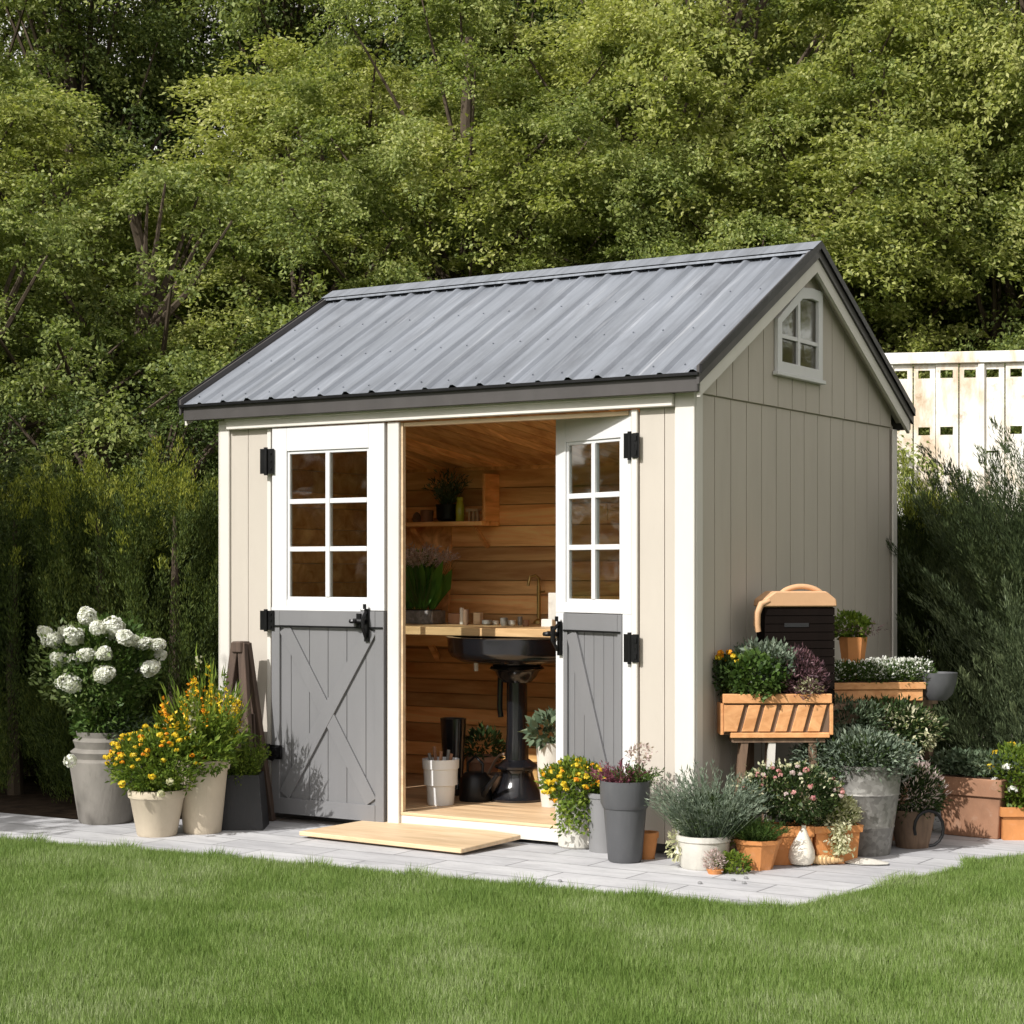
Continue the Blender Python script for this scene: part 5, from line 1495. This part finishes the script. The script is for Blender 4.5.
# px of the trunk, distance, kind, scale, turn, label
TREES = [
 (40, 16.5, 'B', .92, 'mid green tree towering over the left hedge'),
 (-110, 15.5, 'C', .95, 'yellow green tree at the left border of the wood'),
 (150, 15.0, 'E', 1.15, 'low spreading green tree just above the left hedge'),
 (-20, 13.8, 'E', 1.0, 'low green tree behind the left end of the hedge'),
 (235, 17.0, 'A', .95, 'light green tree left of the shed ridge'),
 (350, 18.0, 'C', 1.08, 'feathery light green tree above the left end of the ridge'),
 (455, 16.6, 'B', .86, 'rounded green tree behind the middle of the ridge'),
 (560, 18.6, 'A', 1.05, 'yellow green tree above the middle of the roof'),
 (650, 16.8, 'C', 1.0, 'bright leafy tree behind the right part of the roof'),
 (745, 18.5, 'A', 1.10, 'tall bright green tree behind the gable peak'),
 (850, 16.9, 'B', .92, 'dense green tree right of the gable window'),
 (945, 18.0, 'C', 1.12, 'light green tree over the white fence'),
 (1045, 16.8, 'A', .98, 'yellow green tree over the right end of the white fence'),
 (1150, 18.5, 'B', 1.0, 'green tree beyond the right border'),
 (900, 15.8, 'E', .95, 'low bushy tree just behind the white fence'),
 (1010, 16.2, 'E', 1.0, 'low dark bushy tree at the right behind the fence'),
 (740, 15.2, 'E', .95, 'low bushy tree hidden behind the gable'),
 (560, 15.4, 'E', 1.0, 'low bushy tree behind the shed roof'),
 (300, 15.6, 'E', 1.1, 'low bushy tree beside the left roof edge'),
 (70, 21.5, 'D', 1.12, 'dark conifer with bare brown branches at the top left'),
 (160, 23.5, 'D', 1.22, 'dark thin topped conifer behind the left trees'),
 (285, 22.5, 'D', 1.15, 'dark conifer with grey twigs left of centre'),
 (-60, 22.5, 'B', 1.25, 'tall green tree far back at the left'),
 (390, 23.5, 'B', 1.30, 'tall green tree far back above the ridge'),
 (500, 22.0, 'D', 1.2, 'dark tree between lighter crowns at top centre'),
 (600, 24.0, 'A', 1.42, 'tall yellow green tree far back at centre'),
 (700, 22.5, 'B', 1.25, 'tall green tree far back right of centre'),
 (810, 24.5, 'D', 1.2, 'dark conifer under the small patch of sky'),
 (900, 23.5, 'A', 1.3, 'tall yellow green tree far back at the right'),
 (990, 22.0, 'B', 1.25, 'tall mid green tree at the top right'),
 (1090, 24.0, 'A', 1.45, 'tall tree far back beyond the right border'),
]
HS = {900: .76, 810: .84, 40: .62, -110: .8, 235: .66, 350: .72, 455: .80, 560: .66, 650: .85, 945: .8, 850: .78}
for i, (px, d, k, s, lb) in enumerate(TREES):
    q = at_depth(px, 570, d); g_ = random.Random(i*7+1)
    nm = {'A': 'birch_tree', 'B': 'broadleaf_tree', 'C': 'willow_tree', 'D': 'conifer_tree', 'E': 'small_tree'}[k]
    nm = {'A': 'broadleaf_tree', 'B': 'broadleaf_tree', 'C': 'broadleaf_tree', 'D': 'conifer_tree', 'E': 'bushy_tree'}[k]
    plant_tree(PR[k], q.x, q.y, g_.uniform(0, 6.28), s, s*g_.uniform(.95, 1.08)*HS.get(px, 1), nm, lb, 'trees of the wood behind the shed')

# ================================================================ HEDGE SHRUBS AND CONIFERS
def plume_data(seed, hgt, rad, npl, nleaf, L, W, arch=.3, topw=.55, plen=.45, lean=.3, pw=.07, tips=.0):
    g = np.random.default_rng(seed); lv = Leaves(); lt = Leaves(); m = MB()
    m.tube([Vector((0,0,-.05)), Vector((.02,0,hgt*.5)), Vector((0,.02,hgt*.9))], [.05,.035,.012], 8)
    for i in range(npl):
        zf = g.random()**1.1 * .86
        a = g.uniform(0, 2*np.pi)
        rr = rad*(1 - (1-topw)*zf)*g.uniform(.35, .85)
        b = np.array([math.cos(a)*rr, math.sin(a)*rr, hgt*zf])
        ln = plen*g.uniform(.6, 1.3)*(1 if zf < .7 else .9)
        o = np.array([math.cos(a)*arch + g.normal(0,.12), math.sin(a)*arch + g.normal(0,.12), 1.])
        t = g.random(nleaf)
        ax = b + np.outer(t*ln, nrm(o)) + np.outer(t*t*ln*arch*.6, [math.cos(a), math.sin(a), -.3])
        wd = pw*(1 - t)**.6 * (.35 + t*1.2) * plen/.45 + .005
        P = ax + g.normal(size=(nleaf,3))*wd[:,None]*.6
        D = nrm(o)*1.0 + g.normal(0,lean,(nleaf,3)) + (P-ax)*6
        Nn = g.normal(size=(nleaf,3)); LL = L*g.uniform(.6,1.3,nleaf)
        # outer ends of the upper plumes: paler leaves paint in the sunlit top
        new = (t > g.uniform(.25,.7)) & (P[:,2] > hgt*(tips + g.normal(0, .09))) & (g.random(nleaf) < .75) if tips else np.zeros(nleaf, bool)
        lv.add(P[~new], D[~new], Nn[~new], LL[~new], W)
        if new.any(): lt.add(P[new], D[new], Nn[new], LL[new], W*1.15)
    return m, lv, lt
def pproto(mat, *a, **k):
    m, lv, lt = plume_data(*a, **k)
    me = bpy.data.meshes.new('trunk'); me.from_pydata(m.v, [], m.f); me.materials.append(L_bark)
    return me, lv.mesh('foliage', mat), (lt.mesh('sunlit_tips', L_tip) if lt.parts else None)
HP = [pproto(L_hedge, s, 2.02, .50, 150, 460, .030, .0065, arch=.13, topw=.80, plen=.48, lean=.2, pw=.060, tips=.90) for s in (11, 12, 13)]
def place_shrub(pr, x, y, rz, s, sz, name, label, group, cat='shrub', tiltx=0, z=-.03):
    e = bpy.data.objects.new(name, None); COL.objects.link(e); e.location = (x, y, z); e.rotation_euler = (tiltx, 0, rz); e.scale = (s, s, sz)
    tag(e, label, cat, group)
    for nm, me in (('trunk', pr[0]), ('foliage', pr[1]), ('sunlit_tips', pr[2])):
        if me is None: continue
        o = bpy.data.objects.new(nm, me); COL.objects.link(o); o.parent = e
HL = ['first hedge conifer beside the left shed corner', 'second hedge conifer from the shed, behind the yellow spires', 'hedge conifer directly behind the hydrangea right side', 'hedge conifer behind the white hydrangea heads', 'hedge conifer left of the hydrangea', 'hedge conifer at the left picture edge', 'hedge conifer just beyond the left edge', 'far left hedge conifer outside the view', 'outermost hedge conifer on the left']
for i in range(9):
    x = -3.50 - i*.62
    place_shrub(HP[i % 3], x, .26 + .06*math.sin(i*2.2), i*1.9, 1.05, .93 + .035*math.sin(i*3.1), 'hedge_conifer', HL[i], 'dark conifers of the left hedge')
HL2 = ['back row hedge conifer peeping over near the shed roof', 'back row hedge conifer over the yellow spires', 'back row hedge conifer at the middle of the left hedge', 'back row hedge conifer above the hydrangea', 'back row hedge conifer near the left edge', 'back row hedge conifer outside the left edge']
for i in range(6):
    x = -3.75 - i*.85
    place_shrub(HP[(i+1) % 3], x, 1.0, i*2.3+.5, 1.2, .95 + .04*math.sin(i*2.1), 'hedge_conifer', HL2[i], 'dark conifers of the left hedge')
CP = [pproto(L_jun, s, 2.0, .62, 105, 520, .045, .0055, arch=.34, topw=.30, plen=.80, lean=.17, pw=.042) for s in (21, 22)]
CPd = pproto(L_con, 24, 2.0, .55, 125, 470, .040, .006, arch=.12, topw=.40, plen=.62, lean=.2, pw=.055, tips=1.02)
CPl = pproto(L_lightjun, 27, 1.5, .40, 80, 520, .045, .0055, arch=.38, topw=.4, plen=.75, lean=.17, pw=.038)
for i, (px, d, sx, sz, k, lb) in enumerate((
    (1046, 10.3, 1.0, 1.02, 3, 'pale feathery juniper low at the right edge'),
    (922, 11.7, .85, 1.08, 2, 'bright tipped conifer right behind the gable corner'),
    (940, 11.6, .95, 1.0, 2, 'narrow dark conifer second from the gable corner'),
    (1002, 11.35, .85, .98, 0, 'dark blue green conifer in front of the white fence'),
    (1030, 10.6, 1.15, 1.12, 1, 'wide feathery juniper at the right edge'),
    (1085, 11.2, 1.1, 1.12, 0, 'feathery juniper beyond the right edge'),
    (960, 12.4, 1.1, .95, 2, 'dark conifer in the second row before the fence'),
    (1020, 12.4, 1.1, 1.02, 2, 'dark conifer at the right end of the second row'),
    (1140, 12.0, 1.2, 1.1, 1, 'last juniper outside the right border'))):
    q = at_depth(px, 570, d)
    place_shrub((CP + [CPd, CPl])[k], q.x, q.y, i*1.7, sx, sz*(.82 if k != 2 else .84), 'juniper_bush' if k != 2 else 'dark_conifer', lb, 'conifers right of the shed')
# low leafy filler shrubs behind the hedge (seen over it)
SB = proto(31, 2.9, 1.5, 80, 1300, L_tree3, base=.0, sr=(.3,.55), L=.036, W=.02)
for i, (px, d, s, lb) in enumerate(((60, 12.9, .95, 'leafy bush rising behind the left hedge near the edge'), (150, 13.2, 1.0, 'leafy bush rising behind the hedge middle'), (215, 13.0, .95, 'leafy bush under the left roof corner'), (-40, 13.0, 1.0, 'leafy bush beyond the left edge'))):
    q = at_depth(px, 570, d); plant_tree(SB, q.x, q.y, i*2.1, s, s*.92, 'leafy_bush', lb, 'bushes behind the left hedge')

# ================================================================ WHITE FENCE
fq0, fq1 = at_depth(800, 570, 13.9), at_depth(1330, 570, 13.2)
dv = (fq1 - fq0); dv.z = 0; LF = dv.length; dv.normalize(); nv = Vector((-dv.y, dv.x, 0))
MF = Matrix(((dv.x, nv.x, 0, fq0.x), (dv.y, nv.y, 0, fq0.y), (0,0,1,0), (0,0,0,1)))
HF = at_depth(950, 353, 13.75).z
fence = thing('white_fence', tuple(fq0 + dv*LF/2), 'tall weathered whitewashed board fence with small square openings near its top', 'fence')
MB(MF).box(0, LF, -.03, .05, HF - .085, HF).build('top_rail', M_fence, fence, bevel=.004)
sp = .166
x = 0; i = 0
zt1, zt0 = HF - .132, HF - .192   # small openings
zm1, zm0 = HF - .555, HF - .615
while x < LF - sp:
    gp = .010 if i % 2 else .004
    a, b = x + gp, x + sp
    dy = (.0, .004, .009)[i % 3]
    holes = [(zt0, zt1)]
    if i % 4 in (1, 2): holes.append((zm0, zm1))
    if i % 5 == 3: holes.append((HF - .80, HF - .735))
    m = MB(MF); zc_ = 0
    h0, h1 = a + .032, b - .038
    for (q0, q1) in sorted(holes):
        m.box(a, b, dy, dy + .022, zc_, q0)
        m.box(a, h0, dy, dy + .022, q0, q1); m.box(h1, b, dy, dy + .022, q0, q1)
        zc_ = q1
    m.box(a, b, dy, dy + .022, zc_, HF - .086)
    m.build('board', M_fence, fence)
    if i % 4 == 0: MB(MF).box(x - .022, x + .022, -.016, dy - .001 if dy else -.001, 0, HF - .086).build('post', M_fence, fence, bevel=.002)
    x += sp; i += 1
for z in (1.0, HF - .84):
    MB(MF).box(0, LF, .0245, .05, z, z + .09).build('back_rail', M_fence, fence)

# ================================================================ CASTING TREE OUTSIDE THE VIEW (left front)
q = T5
T6 = proto(6, 4.55, 2.3, 85, 700, L_tree2, base=.73, L=.08, W=.05)
plant_tree(T6, -6.2, -3.6, .4, 1, 1, 'garden_tree', 'high crowned garden tree outside the view on the left lawn', 'trees on the lawn')
for i, (x, y, k, s) in enumerate(((-9, -24, 'B', 1.), (-4, -25, 'A', 1.), (1, -24.5, 'C', 1.), (6, -25, 'B', 1.), (11, -23.5, 'A', .95), (15, -19, 'B', .9), (17, -13, 'C', .9), (-14, -22, 'A', 1.), (-19, -20, 'B', 1.), (-22, -26, 'C', 1.), (-24, -15, 'A', 1.), (-17, -26, 'B', 1.), (-23, -9, 'B', 1.), (-24, -3, 'A', 1.), (-22, 3, 'C', 1.), (-19, -14, 'C', .8), (8, 12, 'B', .9), (12, 14, 'A', 1.), (16, 12, 'B', 1.), (19, 17, 'C', 1.), (10, 18, 'A', 1.2))):
    plant_tree(PR[k], x, y, i*1.3, s*1.15, s*.9, 'boundary_tree', ('tree behind the viewer at the garden end', 'tree at the side of the lawn outside the view')[i > 4], 'trees at the far end of the lawn')

# ================================================================ LIGHT, SKY, CAMERA
EL = R(39); AZ = R(14)
dirv = Vector((math.sin(AZ)*math.cos(EL), math.cos(AZ)*math.cos(EL), -math.sin(EL)))
sl = bpy.data.lights.new('sun', 'SUN'); sl.energy = 3.5; sl.angle = R(.5); sl.color = (1., .972, .925)
so = bpy.data.objects.new('sun', sl); COL.objects.link(so); so.rotation_euler = dirv.to_track_quat('-Z', 'Y').to_euler(); so.location = (-5, -8, 9)
w = bpy.data.worlds.new('World'); sc.world = w; w.use_nodes = True
nt = w.node_tree; bg = nt.nodes['Background']; bg.inputs['Strength'].default_value = .15
sky = nt.nodes.new('ShaderNodeTexSky'); sky.sky_type = 'NISHITA'; sky.sun_disc = False; sky.sun_elevation = EL
sky.sun_rotation = math.atan2(-dirv.x, -dirv.y) % (2*math.pi)
hs = nt.nodes.new('ShaderNodeHueSaturation'); hs.inputs['Saturation'].default_value = .08
nt.links.new(sky.outputs[0], hs.inputs['Color']); nt.links.new(mixc(nt, 1., hs.outputs[0], (1.06,1.,.94), 'MULTIPLY'), bg.inputs[0])
cam = bpy.data.cameras.new('camera'); co = bpy.data.objects.new('camera', cam); COL.objects.link(co)
co.location = (CX, CY, H); co.rotation_euler = (math.pi/2, 0, YAW)
cam.sensor_width = 36; cam.lens = F / 1024 * 36; cam.shift_y = (570 - 512) / 1024; cam.clip_end = 1000; cam.clip_start = .1
sc.camera = co
sc.view_settings.view_transform = 'Standard'; sc.view_settings.look = 'None'; sc.view_settings.gamma = 1
sc.view_settings.exposure = .52
sc.cycles.volume_bounces = 0; sc.cycles.max_bounces = 8; sc.cycles.transparent_max_bounces = 12; sc.cycles.diffuse_bounces = 4; sc.cycles.glossy_bounces = 3
